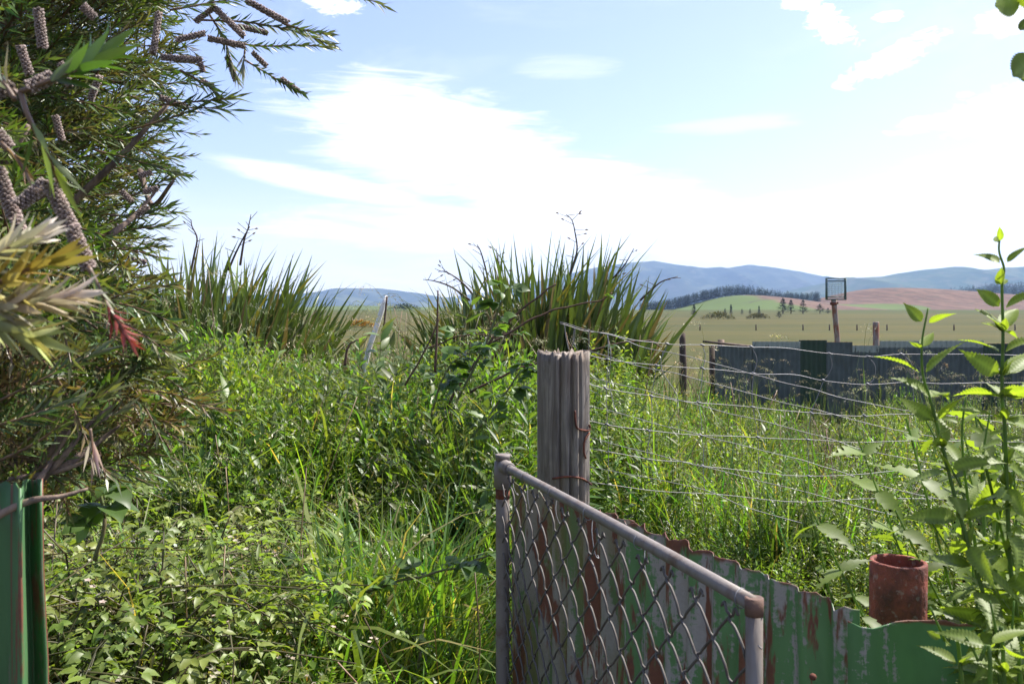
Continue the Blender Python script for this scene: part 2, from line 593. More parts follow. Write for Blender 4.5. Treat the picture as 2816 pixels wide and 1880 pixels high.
def hill_h(x, y):
    x = np.asarray(x, dtype=float)
    y = np.asarray(y, dtype=float)
    b1 = 15.5 * np.exp(-((x - 196) / np.where(x < 196, 46, 62)) ** 2 - ((y - 730) / 140) ** 2)
    b2 = 21.5 * np.exp(-(np.abs(x - 338) / np.where(x < 338, 62, 150)) ** 2 - ((y - 800) / 150) ** 2)
    b3 = 26 * np.exp(-((x - 660) / 150) ** 2 - ((y - 1120) / 140) ** 2)
    b4 = 5.5 * np.exp(-((x - 470) / 110) ** 2 - ((y - 760) / 100) ** 2)
    b5 = 9 * np.exp(-((x + 170) / 160) ** 2 - ((y - 1000) / 160) ** 2)
    w = .8 * np.sin(x / 31) * np.sin(y / 47 + 1)
    return 1.5 + b1 + b2 + b3 + b4 + b5 + w * np.minimum((b1 + b2 + b3) / 10, 1)


def hill_mat():
    m, t, b, out = material('ploughed_hill')
    pos = t.n('ShaderNodeNewGeometry').outputs['Position']
    px, py, pz = t.sep(pos)
    n1 = t.noise(pos, .012, 5, .6)
    n2 = t.noise(t.scale(pos, (.16, .02, .3)), 1, 5, .6)
    nd = t.m('MULTIPLY', t.m('SUBTRACT', n1, .5), 60)
    brown = t.mix(t.ss(n2, .3, .7), (0.150, 0.092, 0.062), (0.085, 0.053, 0.038))
    brown = t.mix(t.m('MULTIPLY', t.ss(t.noise(t.scale(pos, (.05, .02, .8)), 1, 4), .55, .7), .5), brown, (0.20, 0.14, 0.09))
    green = t.mix(n1, (0.075, 0.115, 0.024), (0.095, 0.12, 0.034))
    # green on the left knoll's face, and a green fan low on the ploughed face
    kn = t.m('MULTIPLY', t.ss(t.m('ADD', px, nd), 200.0, 190.0), t.ss(px, 60.0, 90.0))
    q1 = t.m('DIVIDE', t.m('SUBTRACT', px, 270.0), 36.0)
    q2 = t.m('DIVIDE', t.m('SUBTRACT', py, 640.0), 50.0)
    fan = t.ss(t.m('ADD', t.m('ADD', t.m('MULTIPLY', q1, q1), t.m('MULTIPLY', q2, q2)), t.m('MULTIPLY', t.m('SUBTRACT', n1, .5), 1.2)), 1.05, .95)
    c = t.mix(t.m('MAXIMUM', kn, fan), brown, green)
    lines = t.ss(t.m('ABSOLUTE', t.m('SUBTRACT', t.noise(t.scale(pos, (.009, .016, 0)), 1, 2), .5)), .008, .002)
    c = t.mix(t.m('MULTIPLY', lines, .7), c, (0.07, 0.065, 0.04))
    c = t.mix(t.ss(px, 30.0, -20.0), c, (0.085, 0.11, 0.035))
    t.put(b.inputs['Base Color'], c)
    b.inputs['Roughness'].default_value = .95
    b.inputs['Specular IOR Level'].default_value = .1
    return m


hx = np.linspace(-420, 1000, 190)
hy = np.linspace(440, 1500, 110)
XX, YY = np.meshgrid(hx, hy)
edge = np.minimum.reduce([sst(-420, -330, XX), 1 - sst(900, 1000, XX), sst(440, 480, YY), 1 - sst(1350, 1500, YY)])
ZZ = hill_h(XX, YY)
ZZ = np.where(edge < 1, ZZ * edge + (1 - edge) * (-1.0), ZZ)
o = link('hill', mesh('hill', np.stack([XX.ravel(), YY.ravel(), ZZ.ravel()], 1), grid_faces(len(hy), len(hx)), hill_mat(), smooth=True))
tag(o, kind='structure')


def mountain_mat(name, a, bcol, c3):
    m, t, b, out = material(name)
    pos = t.n('ShaderNodeNewGeometry').outputs['Position']
    n1 = t.noise(pos, .0016, 5, .6)
    n2 = t.noise(pos, .02, 5, .65)
    c = t.mix(t.ss(n1, .4, .6), a, bcol)
    c = t.mix(t.ss(n2, .5, .66), c, c3)
    c = t.mix(t.m('MULTIPLY', t.ss(t.noise(pos, .0045, 4, .6), .56, .64), .6), c, (0.11, 0.12, 0.06))
    t.put(b.inputs['Base Color'], c)
    b.inputs['Roughness'].default_value = 1.0
    b.inputs['Specular IOR Level'].default_value = 0.0
    return m


def mountains(name, prof, y0, yr, y1, gully, mat, seed):
    xs = np.linspace((prof[0][0] - CX) / F * yr, (prof[-1][0] - CX) / F * yr, 240)
    ys = np.concatenate([np.linspace(y0, yr, 40), np.linspace(yr, y1, 12)[1:]])
    ridge = np.interp((xs / yr) * F + CX, [p[0] for p in prof], [p[1] for p in prof])
    rz = (HY - ridge) / F * yr
    V = []
    for y in ys:
        t = (y - y0) / (yr - y0) if y <= yr else 1 - (y - yr) / (y1 - yr)
        s = t ** 1.25 if y <= yr else t
        for i, x in enumerate(xs):
            p = Vector((x / 800 + seed, y / 1500, 0))
            g1 = noise.fractal(p, 1.0, 2.0, 5)
            r1 = 1 - abs(noise.noise(Vector((x / 420 + seed + g1 * .6, y / 2600 + g1 * .4, 3.3)))) * 2
            z = rz[i] * s + (g1 * .12 + r1 * .16 - .10) * gully * rz.max() * (t * (1 - t) * 4) ** .7 * (1 if y <= yr else .3)
            if y == yr:
                z += 3 * noise.noise(Vector((x / 60, seed, 0)))
            V.append((x, y, max(z, -3) if t > .01 else -3))
    o = link(name, mesh(name, V, grid_faces(len(ys), len(xs)), mat, smooth=True))
    return tag(o, kind='structure')


mm1 = mountain_mat('mountain_forest', (0.030, 0.045, 0.030), (0.055, 0.068, 0.042), (0.075, 0.08, 0.055))
mm2 = mountain_mat('mountain_green', (0.035, 0.060, 0.028), (0.06, 0.085, 0.04), (0.09, 0.095, 0.06))
mountains('mountains_far', [(60, 300), (200, 296), (300, 293), (345, 288), (380, 288), (415, 292), (445, 297), (500, 290), (560, 275), (600, 266), (628, 262), (654, 260),
                            (675, 264), (700, 267), (722, 268), (751, 264), (775, 267), (800, 271), (830, 277), (880, 284), (960, 292), (1150, 296)],
          3900, 5200, 6300, 2.0, mm1, 1.7)
mountains('mountains_near', [(690, 312), (760, 298), (800, 287), (845, 279), (880, 276), (915, 270), (955, 266), (985, 269), (1005, 267), (1040, 265), (1120, 262), (1250, 268)],
          2600, 3700, 4600, 2.0, mm2, 9.1)

# air between here and the mountains
hz, ht, hb, ho = material('haze_air')
hz.node_tree.nodes.remove(hb)
pv = ht.n('ShaderNodeVolumePrincipled')
pv.inputs['Color'].default_value = (0.42, 0.62, 1.0, 1)
pv.inputs['Density'].default_value = 1.2e-4
pv.inputs['Anisotropy'].default_value = 0.2
hz.node_tree.links.new(pv.outputs[0], ho.inputs['Volume'])
Z0, Z1 = -6.0, 420.0
hv = [(x, y, z) for z in (Z0, Z1) for y in (-160, 6700) for x in (-6400, 6400)]
o = link('haze', mesh('haze', hv, [(0, 2, 3, 1), (4, 5, 7, 6), (0, 1, 5, 4), (2, 6, 7, 3), (0, 4, 6, 2), (1, 3, 7, 5)], hz))
tag(o, kind='stuff')

# ------------------------------------------------------------------ built things of the yard
def sheet(name, p0, p1, ztop, zbot, mat, parent, origin, pitch=.076, amp=.009, jag=.004, seed=0, slope=0.0, tear=None, bow=0.0, rows=9):
    """one corrugated sheet between two plan points, with a torn top edge"""
    rnd = random.Random(seed)
    p0, p1 = np.array(p0, float), np.array(p1, float)
    Lg = np.linalg.norm(p1 - p0)
    d = (p1 - p0) / Lg
    nv = np.array((d[1], -d[0]))
    nc = max(10, int(Lg / pitch * 8))
    us = np.linspace(0, Lg, nc)
    tops = ztop + slope * us / Lg + np.array([jag * (noise.noise(Vector((u * 22, seed, 0))) + .7 * noise.noise(Vector((u * 70, seed, 5)))) for u in us])
    if tear:
        tops = tops + np.array([tear(u / Lg) for u in us])
    V, ST = [], []
    fs = [0.0, .003] + [r / (rows - 1) for r in range(1, rows - 1)] + [.997, 1.0]      # tight rows keep the cut edges crisp
    for f in fs:
        for u, tz in zip(us, tops):
            z = tz + (zbot - tz) * f
            w = amp * math.sin(2 * PI * u / pitch) + bow * math.sin(PI * u / Lg) + .004 * noise.noise(Vector((u * 3, z * 3, seed)))
            V.append((p0[0] + d[0] * u + nv[0] * w, p0[1] + d[1] * u + nv[1] * w, z))
            ST.append((u + seed * 3.7, ztop - z, seed))
    o = link(name, mesh(name, np.array(V) - np.asarray(origin), grid_faces(len(fs), nc), mat, ST=ST, smooth=True), parent)
    md = o.modifiers.new('thickness', 'SOLIDIFY')
    md.thickness = .0016
    return o


# near corrugated fence that the gate leans towards
org = (0.3, 1.9, 0.0)
ironf = empty('corrugated_fence', org, 'low fence of peeling green corrugated iron sheets behind the chain link gate', 'fence')
FA, FB, FC = (0.004, 2.50), (0.57, 1.42), (1.25, 1.37)
fm = tuple(np.array(FA) * .52 + np.array(FB) * .48)
sheet('iron_sheet', FA, fm, 1.125, .05, M_iron_a, ironf, org, seed=1, jag=.012, amp=.010, slope=-.005, tear=lambda t: -.05 * math.exp(-((t - .36) / .05) ** 2) - .03 * math.exp(-((t - .12) / .1) ** 2))
fm2 = (fm[0] - .012, fm[1] + .02)
sheet('iron_sheet', fm2, FB, 1.120, .05, M_iron_b, ironf, org, seed=2, jag=.012, slope=-.012, amp=.010)
sheet('iron_sheet', (FB[0] - .02, FB[1] - .012), FC, 1.098, .05, M_iron_c, ironf, org, seed=3, jag=.006, pitch=.15, amp=.006, slope=-.01,
      tear=lambda t: -.012 * math.exp(-((t - .05) / .03) ** 2) + .004 * math.exp(-((t - .2) / .06) ** 2))
V, T = tube([P(813, 676, 1.40), P(813, 676, 1.375)], [.006, .0045], 8)
link('bolt', mesh('bolt', V - np.array(org), T, M_rust), ironf)
V, T = tube([(0.05, 2.53, .92), (.60, 1.47, .92)], .022, 4)
link('rail', mesh('rail', V - np.array(org), T, M_dark), ironf)

# chain link gate, open against that fence
GA, GB = np.array((-.026, 2.40)), np.array((.352, 1.25))
GL = np.linalg.norm(GB - GA)
gd = (GB - GA) / GL
gn = np.array((-abs(gd[1]), -abs(gd[0])))                               # faces the path
gn = gn / np.linalg.norm(gn)
GT = 1.176


def gp(u, z, w=0.0):
    return np.array((GA[0] + gd[0] * u + gn[0] * w, GA[1] + gd[1] * u + gn[1] * w, z))


gorg = gp(0, 0)
gate = empty('chain_link_gate', gorg, 'open chain link gate with a grey pipe frame leaning towards the green iron fence', 'gate')
tube_obj('stile', [gp(0, z) for z in (.06, .5, 1.0, 1.17)], .0195, M_galv, gate, gorg, 14)
tube_obj('stile', [gp(GL, z) for z in (.06, .5, 1.0, GT + .004)], .0128, M_stile, gate, gorg, 12)
tube_obj('top_rail', [gp(u, GT + .004 * math.sin(u * 2.2)) for u in np.linspace(.01, GL, 12)], .0118, M_galv, gate, gorg, 14)
tube_obj('bottom_rail', [gp(u, .10) for u in (0, GL)], .0132, M_galv, gate, gorg, 10)
c = tube_obj('stile_cap', [gp(0, z) for z in (1.165, 1.196, 1.199, 1.207, 1.2071)], [.0195, .0195, .0215, .0215, .016], M_galv, gate, gorg, 16)
tube_obj('pipe_tee', [gp(0, z) for z in (1.115, 1.1151, 1.15, 1.188, 1.1881)], [.0195, .0245, .0245, .0235, .0195], M_galv, gate, gorg, 16)
tube_obj('tee_socket', [gp(u, GT) for u in (.0, .02, .062, .0621)], [.02, .0195, .0185, .013], M_galv, gate, gorg, 14)
tube_obj('rust_band', [gp(0, z) for z in (1.085, 1.0851, 1.112, 1.1121)], [.0195, .0203, .0203, .0195], M_rust, gate, gorg, 14)
V, T = tube([gp(GL, z) for z in (GT - .014, GT - .0139, GT + .0115, GT + .0116)], [.0128, .0136, .0136, .0105], 14)
link('corner_joint', mesh('corner_joint', V - gorg, T, M_joint, smooth=True), gate)
pm = .0965
nw = int(GL / (pm / 2)) + 1
for k in range(nw):
    pts = []
    ztop = GT - .045 - .018 * random.random() - .03 * math.sin(PI * min(1, (k + .5) / nw)) * .6
    j = 0
    z = ztop
    zz = np.arange(int((GT - .10) / (pm / 2)) + 1)
    for j in zz:
        u = (k + (j + k) % 2) * pm / 2
        zv = GT - .034 - j * pm / 2 + .004 * math.sin(k * 1.7 + j)
        sgn = 1 if (j + k) % 2 else -1
        bul = .012 * math.sin(PI * min(1, max(0, u / GL))) + .006 * math.sin(u * 5 + zv * 7)
        e = .0026
        pts.append(gp(u - sgn * .0045, zv + .0045, bul + e * sgn * (1 if sgn > 0 else 1)))
        pts.append(gp(u + sgn * .0016, zv, bul))
        pts.append(gp(u - sgn * .0045, zv - .0045, bul - e * sgn))
        un = (k + (j + 1 + k) % 2) * pm / 2
        bow = .005 if un > u else .0
        for ff in (.3, .7):
            pts.append(gp(u + (un - u) * ff + bow * .8, zv - pm / 2 * ff + bow, bul + (.0028 if un > u else -.0012)))
    pts = pts[:-2]
    # the cut end at the top is bent back into a knuckle
    s0 = 1 if k % 2 else -1
    head = [pts[0] + (gp(-s0 * .014, .004) - gp(0, 0)), pts[0] + (gp(-s0 * .006, .012) - gp(0, 0))]
    pts = [p for p in head + pts if -.004 < np.dot(p[:2] - GA, gd) < GL + .004]
    if len(pts) > 8:
        tube_obj('mesh_wire', smooth_path(pts, 3), .0025, M_meshwire, gate, gorg, 5)
for u, drop in [(.075, .05), (.19, .07), (.39, .055), (.60, .075), (.84, .07), (1.175, .05)]:
    lp = [gp(u + .017 * math.sin(a) * .25 + .01 * (a / 6), GT + .0138 * math.cos(a), .0138 * math.sin(a)) for a in np.linspace(-1.2, 5.2, 16)]
    lp += [gp(u + .03, GT - .03, .004), gp(u + .045, GT - drop, .003), gp(u + .05, GT - drop - .008, -.003), gp(u + .042, GT - drop - .004, -.004)]
    tube_obj('tie_wire', smooth_path(lp, 3), .0011, M_wire, gate, gorg, 4)

# strainer post
PX, PY, PR = (563.5 - CX) / F * 3.2, 3.2, .1
po = (PX, PY, 0)
V = []
na, nh = 120, 46
ztop = CAMZ + (HY - 352) / F * 3.2
for i in range(nh):
    f = i / (nh - 1)
    for j in range(na):
        a = 2 * PI * j / na
        ca, sa = math.cos(a), math.sin(a)
        z = .0 + f * ztop
        q = (abs(ca) ** 2.6 + abs(sa) ** 2.6) ** (-1 / 2.6)               # slightly squared section
        gr = noise.noise(Vector((ca * 7, sa * 7, z * .35)))
        g2 = noise.noise(Vector((ca * 19, sa * 19, z * .6 + 4)))
        crack = -.034 * math.exp(-((a - (4.95 + .03 * math.sin(z * 5))) / .035) ** 2) - .024 * math.exp(-((a - (4.55 + .04 * math.sin(z * 4))) / .03) ** 2) - .012 * math.exp(-((a - 5.3) / .03) ** 2)
        r = PR * q * .97 + .0042 * gr + .0026 * g2 + crack
        if i == nh - 1:
            z += .022 * noise.noise(Vector((ca * 8, sa * 8, 9))) + .022 * noise.noise(Vector((ca * 22, sa * 22, 2))) + crack * .6
        V.append((r * ca, r * sa, z))
Fq = [(i * na + j, i * na + (j + 1) % na, (i + 1) * na + (j + 1) % na, (i + 1) * na + j) for i in range(nh - 1) for j in range(na)]
b0 = len(V)
for ring, rr in enumerate((.075, .05, .025, .004)):
    for j in range(na):
        a = 2 * PI * j / na
        V.append((rr * math.cos(a), rr * math.sin(a), ztop - .008 + .014 * noise.noise(Vector((rr * 90 * math.cos(a), rr * 90 * math.sin(a), 1)))))
    s0 = (nh - 1) * na if ring == 0 else b0 + (ring - 1) * na
    Fq += [(s0 + j, s0 + (j + 1) % na, b0 + ring * na + (j + 1) % na, b0 + ring * na + j) for j in range(na)]
post = empty('wooden_fence_post', po, 'thick weathered grey wooden strainer post with split jagged top', 'post')
link('post_body', mesh('post_body', V, Fq, M_post, smooth=True), post)


def on_post(x, y):
    p = P(x, y, 3.2)
    dxx = np.clip((p[0] - PX) / .103, -.98, .98)
    return np.array((PX + dxx * .103, PY - .104 * math.sqrt(1 - dxx ** 2) ** .7, p[2] + 0)) * np.array((1, 1, 1))


for tr in ([(573, 410), (573.5, 420), (575, 427), (580, 429.5), (588, 429.5), (588, 424)], [(588, 432), (583, 440), (582, 450), (584, 458)], [(551, 478), (566, 476), (580, 478), (592, 484)]):
    q = np.array([on_post(*t) for t in tr])
    q[:, 2] = [CAMZ + (HY - t[1]) / F * p[1] for t, p in zip(tr, q)]
    tube_obj('rusty_staple', smooth_path(q, 4), .0038, M_rust, post, po, 6)

# slack sheep netting tied to the post
nf = empty('wire_netting_fence', (PX, PY, 0), 'slack galvanised farm netting strung from the grey wooden post', 'fence')


def z5(p):
    return 581.8 + p[0] * .11595, 327.3 + p[1] * .11595


def wdepth(x, k):
    t = (x - 590) / 434
    return 3.2 + (.55 * t if k == 'a' else -.35 * t)


WA = [[(-190, -38), (0, 20), (230, 55), (480, 110), (740, 140), (1040, 150), (1450, 165), (1800, 180), (2150, 225), (2470, 248), (2760, 230), (3220, 228), (3900, 240)],
      [(-5, 225), (220, 272), (640, 325), (1040, 350), (1480, 395), (1820, 405), (2090, 455), (2400, 490), (2800, 470), (3100, 480), (3500, 475), (3900, 470)],
      [(-5, 470), (205, 522), (600, 590), (1000, 645), (1480, 685), (1980, 735), (2400, 760), (2800, 745), (3300, 760), (3900, 750)],
      [(-5, 790), (220, 835), (570, 885), (1020, 925), (1520, 945), (1950, 965), (2400, 985), (3000, 975), (3900, 985)],
      [(60, 1040), (580, 1130), (900, 1160), (1030, 1190), (1520, 1245), (1960, 1280), (2400, 1260), (3000, 1220), (3900, 1240)],
      [(60, 1330), (600, 1400), (1200, 1440), (1900, 1500), (2600, 1470), (3900, 1480)]]
WB = [[(-190, -50), (0, 5), (300, 80), (560, 175), (950, 255), (1250, 340), (1500, 405), (1650, 450), (1950, 520), (2195, 590), (2500, 660), (3000, 740), (3900, 850)],
      [(0, 190), (220, 245), (480, 330), (700, 370), (930, 425), (1240, 510), (1420, 555), (1600, 610), (1960, 695), (2195, 750), (2600, 860), (3200, 960), (3900, 1050)],
      [(0, 415), (230, 465), (560, 545), (830, 620), (1200, 720), (1500, 790), (1970, 910), (2195, 975), (2600, 1090), (3900, 1330)],
      [(0, 670), (290, 725), (470, 780), (730, 850), (1030, 925), (1280, 990), (1680, 1085), (1980, 1165), (2195, 1230), (2700, 1390), (3900, 1650)],
      [(0, 930), (290, 1005), (620, 1090), (1000, 1185), (1380, 1280), (1650, 1350), (1900, 1405), (2195, 1490), (3000, 1690)],
      [(0, 1190), (300, 1240), (650, 1310), (960, 1370), (1200, 1450), (1450, 1560), (1900, 1680)]]


def wpt(p, k):
    x, y = z5(p)
    return P(x, y, wdepth(x, k))


for k, ws in (('a', WA), ('b', WB)):
    for w in ws:
        pts = smooth_path([wpt(p, k) for p in w], 5)
        pts[:, 2] += .0012 * np.sin(np.arange(len(pts)) * .8)
        tube_obj('line_wire', pts, .0014, M_wire, nf, po, 5)
for k, st in [('a', [(225, 55), (228, 272), (212, 522), (222, 835), (230, 1080), (225, 1340)]), ('a', [(738, 140), (700, 240), (650, 325), (625, 450), (602, 590), (605, 830), (590, 890), (560, 1130)]),
              ('a', [(1040, 150), (1065, 250), (1045, 350), (1030, 500), (1010, 645), (1030, 800), (1030, 925), (1050, 1050), (1045, 1190), (1060, 1430)]),
              ('a', [(1465, 165), (1508, 260), (1500, 340), (1482, 395), (1470, 540), (1475, 685), (1520, 945), (1525, 1245)]),
              ('a', [(2140, 225), (2158, 320), (2130, 400), (2088, 455), (2030, 600), (1980, 735), (1950, 965), (1960, 1280), (1940, 1500)]),
              ('a', [(2470, 248), (2530, 330), (2520, 440), (2470, 495), (2450, 620), (2440, 760), (2430, 985)]),
              ('a', [(2760, 230), (2840, 300), (2860, 400), (2850, 472), (2860, 600), (2840, 747)]),
              ('b', [(220, 60), (250, 240), (235, 465), (290, 725)]), ('b', [(700, 200), (690, 368), (830, 620), (735, 850)]), ('b', [(-150, -35), (-140, 60), (-120, 160), (-110, 190)]), ('b', [(-60, -15), (-75, 100), (-45, 180)]),
              ('b', [(-60, -15), (-62, 80), (-90, 175)]), ('b', [(60, 12), (62, 100), (60, 205)])]:
    tube_obj('stay_wire', smooth_path([wpt(p, k) for p in st], 5), .0013, M_wire, nf, po, 4)
knot = None
for w, xs in zip(WA[:5], ([740, 1040, 1465, 2140, 2470, 2760], [225, 645, 1042, 1482, 2088, 2470], [205, 602, 1008, 1475, 1980, 2440], [222, 570, 1025, 1520, 1950], [1045, 1525, 1960])):
    for x in xs:
        y = np.interp(x, [q[0] for q in w], [q[1] for q in w])
        c = wpt((x, y), 'a')
        if knot is None:
            V, T = tube([(-.011, 0, 0), (-.005, 0, .002), (.005, 0, -.001), (.011, 0, .001)], [.0022, .0042, .0042, .002], 6)
            knot = mesh('wire_knot', V, T, M_wire, smooth=True)
        ob = link('wire_knot', knot, nf)
        ob.location = c - np.array(po)
        ob.rotation_euler = (0, random.uniform(.0, .5), random.uniform(-.4, .4))

# open rusty pipe behind the near fence
pc = P(892, 622, 1.62)
pz = CAMZ + (HY - 560) / F * 1.62
V, T = [], []
n = 40
for i, (z, r) in enumerate([(.1, .0505), (.5, .0505), (pz - .05, .0507), (pz - .003, .0507), (pz, .0495), (pz, .0435), (pz - .004, .0425), (pz - .2, .0425), (pz - .6, .0425)]):
    for j in range(n):
        a = 2 * PI * j / n
        e = .0007 * noise.noise(Vector((math.cos(a) * 3, math.sin(a) * 3, z * 20)))
        V.append(((r + e) * math.cos(a), (r + e) * math.sin(a), z + (.0012 * noise.noise(Vector((math.cos(a) * 4, math.sin(a) * 4, 0))) if z > pz - .01 else 0)))
Fq = [(i * n + j, i * n + (j + 1) % n, (i + 1) * n + (j + 1) % n, (i + 1) * n + j) for i in range(8) for j in range(n)]
o = link('rusty_pipe', mesh('rusty_pipe', V, Fq, M_pipe, smooth=True))
o.location = (pc[0], pc[1], 0)
o.rotation_euler = (0, R(.6), 0)
tag(o, 'open rusty red iron pipe standing just behind the green iron fence', 'pipe')

# bent green iron sheet under the bottlebrush, bottom left
prof = [(-40, 1.30), (-10, 1.315), (8, 1.30), (17, 1.268), (20.5, 1.262), (22.5, 1.285), (25, 1.315), (30, 1.332), (37, 1.325), (41, 1.318), (43.5, 1.322)]
pp = smooth_path([((a - CX) / F * d, d, 0) for a, d in prof], 5)
V, ST = [], []
ul = np.concatenate([[0], np.cumsum(np.linalg.norm(np.diff(pp, axis=0), axis=1))])
for r in range(20):
    f = r / 19
    for p, u in zip(pp, ul):
        z = 1.345 - f * 1.3 + (.012 * noise.noise(Vector((u * 30, 0, 0))) if r == 0 else 0)
        V.append((p[0] + .010 * (u / ul[-1]) ** 2 * f * 2.4 + .004 * noise.noise(Vector((u * 6, z * 5, 2))), p[1] + .006 * noise.noise(Vector((u * 4, z * 4, 7))), z))
        ed = min(abs(u - np.interp(20.5, [q[0] for q in prof], np.linspace(0, 1, len(prof))) * ul[-1]), ul[-1] - u)
        ST.append((u, f * 1.3 + .1 if ed > (.0055 if u < ul[-1] * .8 else .0022) else -.1, .3))
lorg = np.array((pp[0][0], pp[0][1], 0))
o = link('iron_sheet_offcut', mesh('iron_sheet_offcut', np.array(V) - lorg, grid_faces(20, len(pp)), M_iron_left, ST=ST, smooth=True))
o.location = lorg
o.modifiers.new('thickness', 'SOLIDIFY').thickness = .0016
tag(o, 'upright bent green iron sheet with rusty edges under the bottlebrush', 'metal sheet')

# ------------------------------------------------------------------ far yard: dark iron fence, poles, basket
BD = 13.0
borg = ((715 - CX) / F * BD, BD, 0)
bf = empty('back_iron_fence', borg, 'dark corrugated iron fence in shade in front of the pasture', 'fence')
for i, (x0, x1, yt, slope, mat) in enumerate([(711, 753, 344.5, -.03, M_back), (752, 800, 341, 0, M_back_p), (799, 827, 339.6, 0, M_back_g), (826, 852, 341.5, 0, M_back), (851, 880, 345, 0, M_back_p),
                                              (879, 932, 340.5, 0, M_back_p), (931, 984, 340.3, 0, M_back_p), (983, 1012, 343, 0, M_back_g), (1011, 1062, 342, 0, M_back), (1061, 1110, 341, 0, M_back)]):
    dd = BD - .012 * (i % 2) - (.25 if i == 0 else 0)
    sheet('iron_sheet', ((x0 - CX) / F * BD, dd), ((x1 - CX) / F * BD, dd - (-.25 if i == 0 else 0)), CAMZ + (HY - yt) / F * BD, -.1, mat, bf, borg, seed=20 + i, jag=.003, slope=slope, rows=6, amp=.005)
g = G().tube([P(703, 341, 12.7), P(752, 346, 12.95)], .018, n=4)
link('top_rail', g.mesh('top_rail', M_dark, borg), bf)
tube_obj('end_post', [((713 - CX) / F * 12.85, 12.9, 0), ((713 - CX) / F * 12.85, 12.9, 1.13)], .045, M_dark, bf, borg, 8)
tube_obj('end_post', [((721 - CX) / F * 13.1, 13.1, 0), ((721 - CX) / F * 13.1, 13.1, 1.2)], .05, M_bark, bf, borg, 8)

# basket on a rusty pole
QD = 16.0
pb = P(837.5, 350, QD)
pole = tube_obj('rusty_pole', smooth_path([(pb[0] + .005, QD, 0.0), (pb[0], QD, 1.0), tuple(P(836, 325, QD)), tuple(P(833.8, 299, QD))], 4), .05, M_pole, None, (pb[0], QD, 0), 12)
pole.location = (pb[0], QD, 0)
tag(pole, 'tall leaning rusty pole that carries the wire basket', 'pole')
g = G().tube([P(833.5, 303.5, QD) + (0, -.0, -.02), P(833.5, 303.5, QD) + (0, 0, .03)], .062, n=10).tube([P(834, 303, QD), P(838, 302.5, QD)], .022, n=5)
cl = link('clamp', g.mesh('clamp', M_rust, (pb[0], QD, 0)), pole)
x0, x1, y0, y1 = 826, 844.8, 278, 299
bo = P(835.4, 299, QD)
bk = empty('wire_basket', bo, 'green grey wire shopping basket fixed on top of the rusty pole', 'basket')
pA, pB = P(x0, y1, QD), P(x1, y0, QD)
for a, b in [((x0, y0), (x1, y0)), ((x0, y1), (x1, y1)), ((x0, y0), (x0, y1)), ((x1, y0), (x1, y1)), ((x0, y1 - 2.2), (x1, y1 - 2.2)), ((x0, y0 + 2.6), (x1, y0 + 2.6))]:
    for dd in ((0, .05) if a[1] in (y0, y1) and b[1] in (y0, y1) else (0,)):
        tube_obj('frame_bar', [P(*a, QD) + (0, dd - .05, 0), P(*b, QD) + (0, dd - .05, 0)], .0125, M_basket, bk, bo, 6)
for a in ((x0, y0), (x1, y0), (x0, y1), (x1, y1)):
    tube_obj('frame_bar', [P(*a, QD) + (0, -.05, 0), P(*a, QD) + (0, .0, 0)], .0125, M_basket, bk, bo, 6)
for i in range(1, 13):
    x = x0 + (x1 - x0) * i / 13
    tube_obj('grid_wire', [P(x, y0 + 2.6, QD) + (0, -.05, 0), P(x, y1 - 2.2, QD) + (0, -.05, 0)], .0024, M_basket, bk, bo, 4)
for i in range(1, 8):
    y = y0 + 2.6 + (y1 - y0 - 4.8) * i / 8
    tube_obj('grid_wire', [P(x0, y, QD) + (0, -.053, 0), P(x1, y, QD) + (0, -.053, 0)], .0024, M_basket, bk, bo, 4)
pb2 = P(876, 346, 14.5)
o = tube_obj('rusty_stub_pole', [(pb2[0], 14.5, 0), (pb2[0], 14.5, 1.0), tuple(P(876, 322, 14.5)), tuple(P(876, 321.4, 14.5))], [.05, .05, .052, .045], M_pole, None, (pb2[0], 14.5, 0), 12)
o.location = (pb2[0], 14.5, 0)
tag(o, 'short rusty round post rising behind the dark iron fence', 'post')
pb3 = P(682.5, 350, 11.5)
o = tube_obj('old_post', [(pb3[0], 11.5, 0), (pb3[0] + .01, 11.5, .9), (pb3[0], 11.5, 1.26), (pb3[0] + .02, 11.5, 1.34)], [.055, .05, .042, .02], M_dark, None, (pb3[0], 11.5, 0), 9)
o.location = (pb3[0], 11.5, 0)
tag(o, 'dark rotten post standing in the weeds right of the middle flax', 'post')

# paddock fence far out in the field
fp = [(700, 324.5), (756, 325), (803, 326), (829.5, 326), (857, 326.3), (887, 326.5), (954, 326.5), (1015, 327)]
names = ['first from the left', 'second from the left', 'third from the left', 'just left of the pole', 'between the two rusty poles', 'just right of the rusty stub post', 'second from the right', 'last on the right']
FD = 130.0
for (x, y), w in zip(fp, names):
    p = P(x, y, FD)
    zg = float(H(p[0], FD))
    V, T = tube([(0, 0, 0), (0, 0, .95), (0, 0, 1.0)], [.10, .095, .05], 6)
    o = link('paddock_post', mesh('paddock_post', V, T, M_dark))
    o.location = (p[0], FD, zg - .05)
    tag(o, 'thin dark paddock fence post in the far pasture, ' + w, 'post', 'paddock fence posts')

# ------------------------------------------------------------------ far trees
def conifer(h, rw, n, rng, col=(0.022, 0.034, 0.016)):
    g = G()
    t = rng.random(n) ** .8
    a = rng.random(n) * 2 * PI
    rad = rw * (1 - t) ** .8 * (.45 + .55 * rng.random(n)) + .04 * h * (1 - t)
    base = np.stack([rad * np.cos(a) * .35, rad * np.sin(a) * .35, h * (.08 + .9 * t)], 1)
    d = np.stack([np.cos(a), np.sin(a), .35 - .5 * rng.random(n)], 1)
    leaves(g, base, d, (0, 0, 1), rad * .9 + .05 * h, .10 * h, L2, jitcol(col, n, .3, rng))
    return g


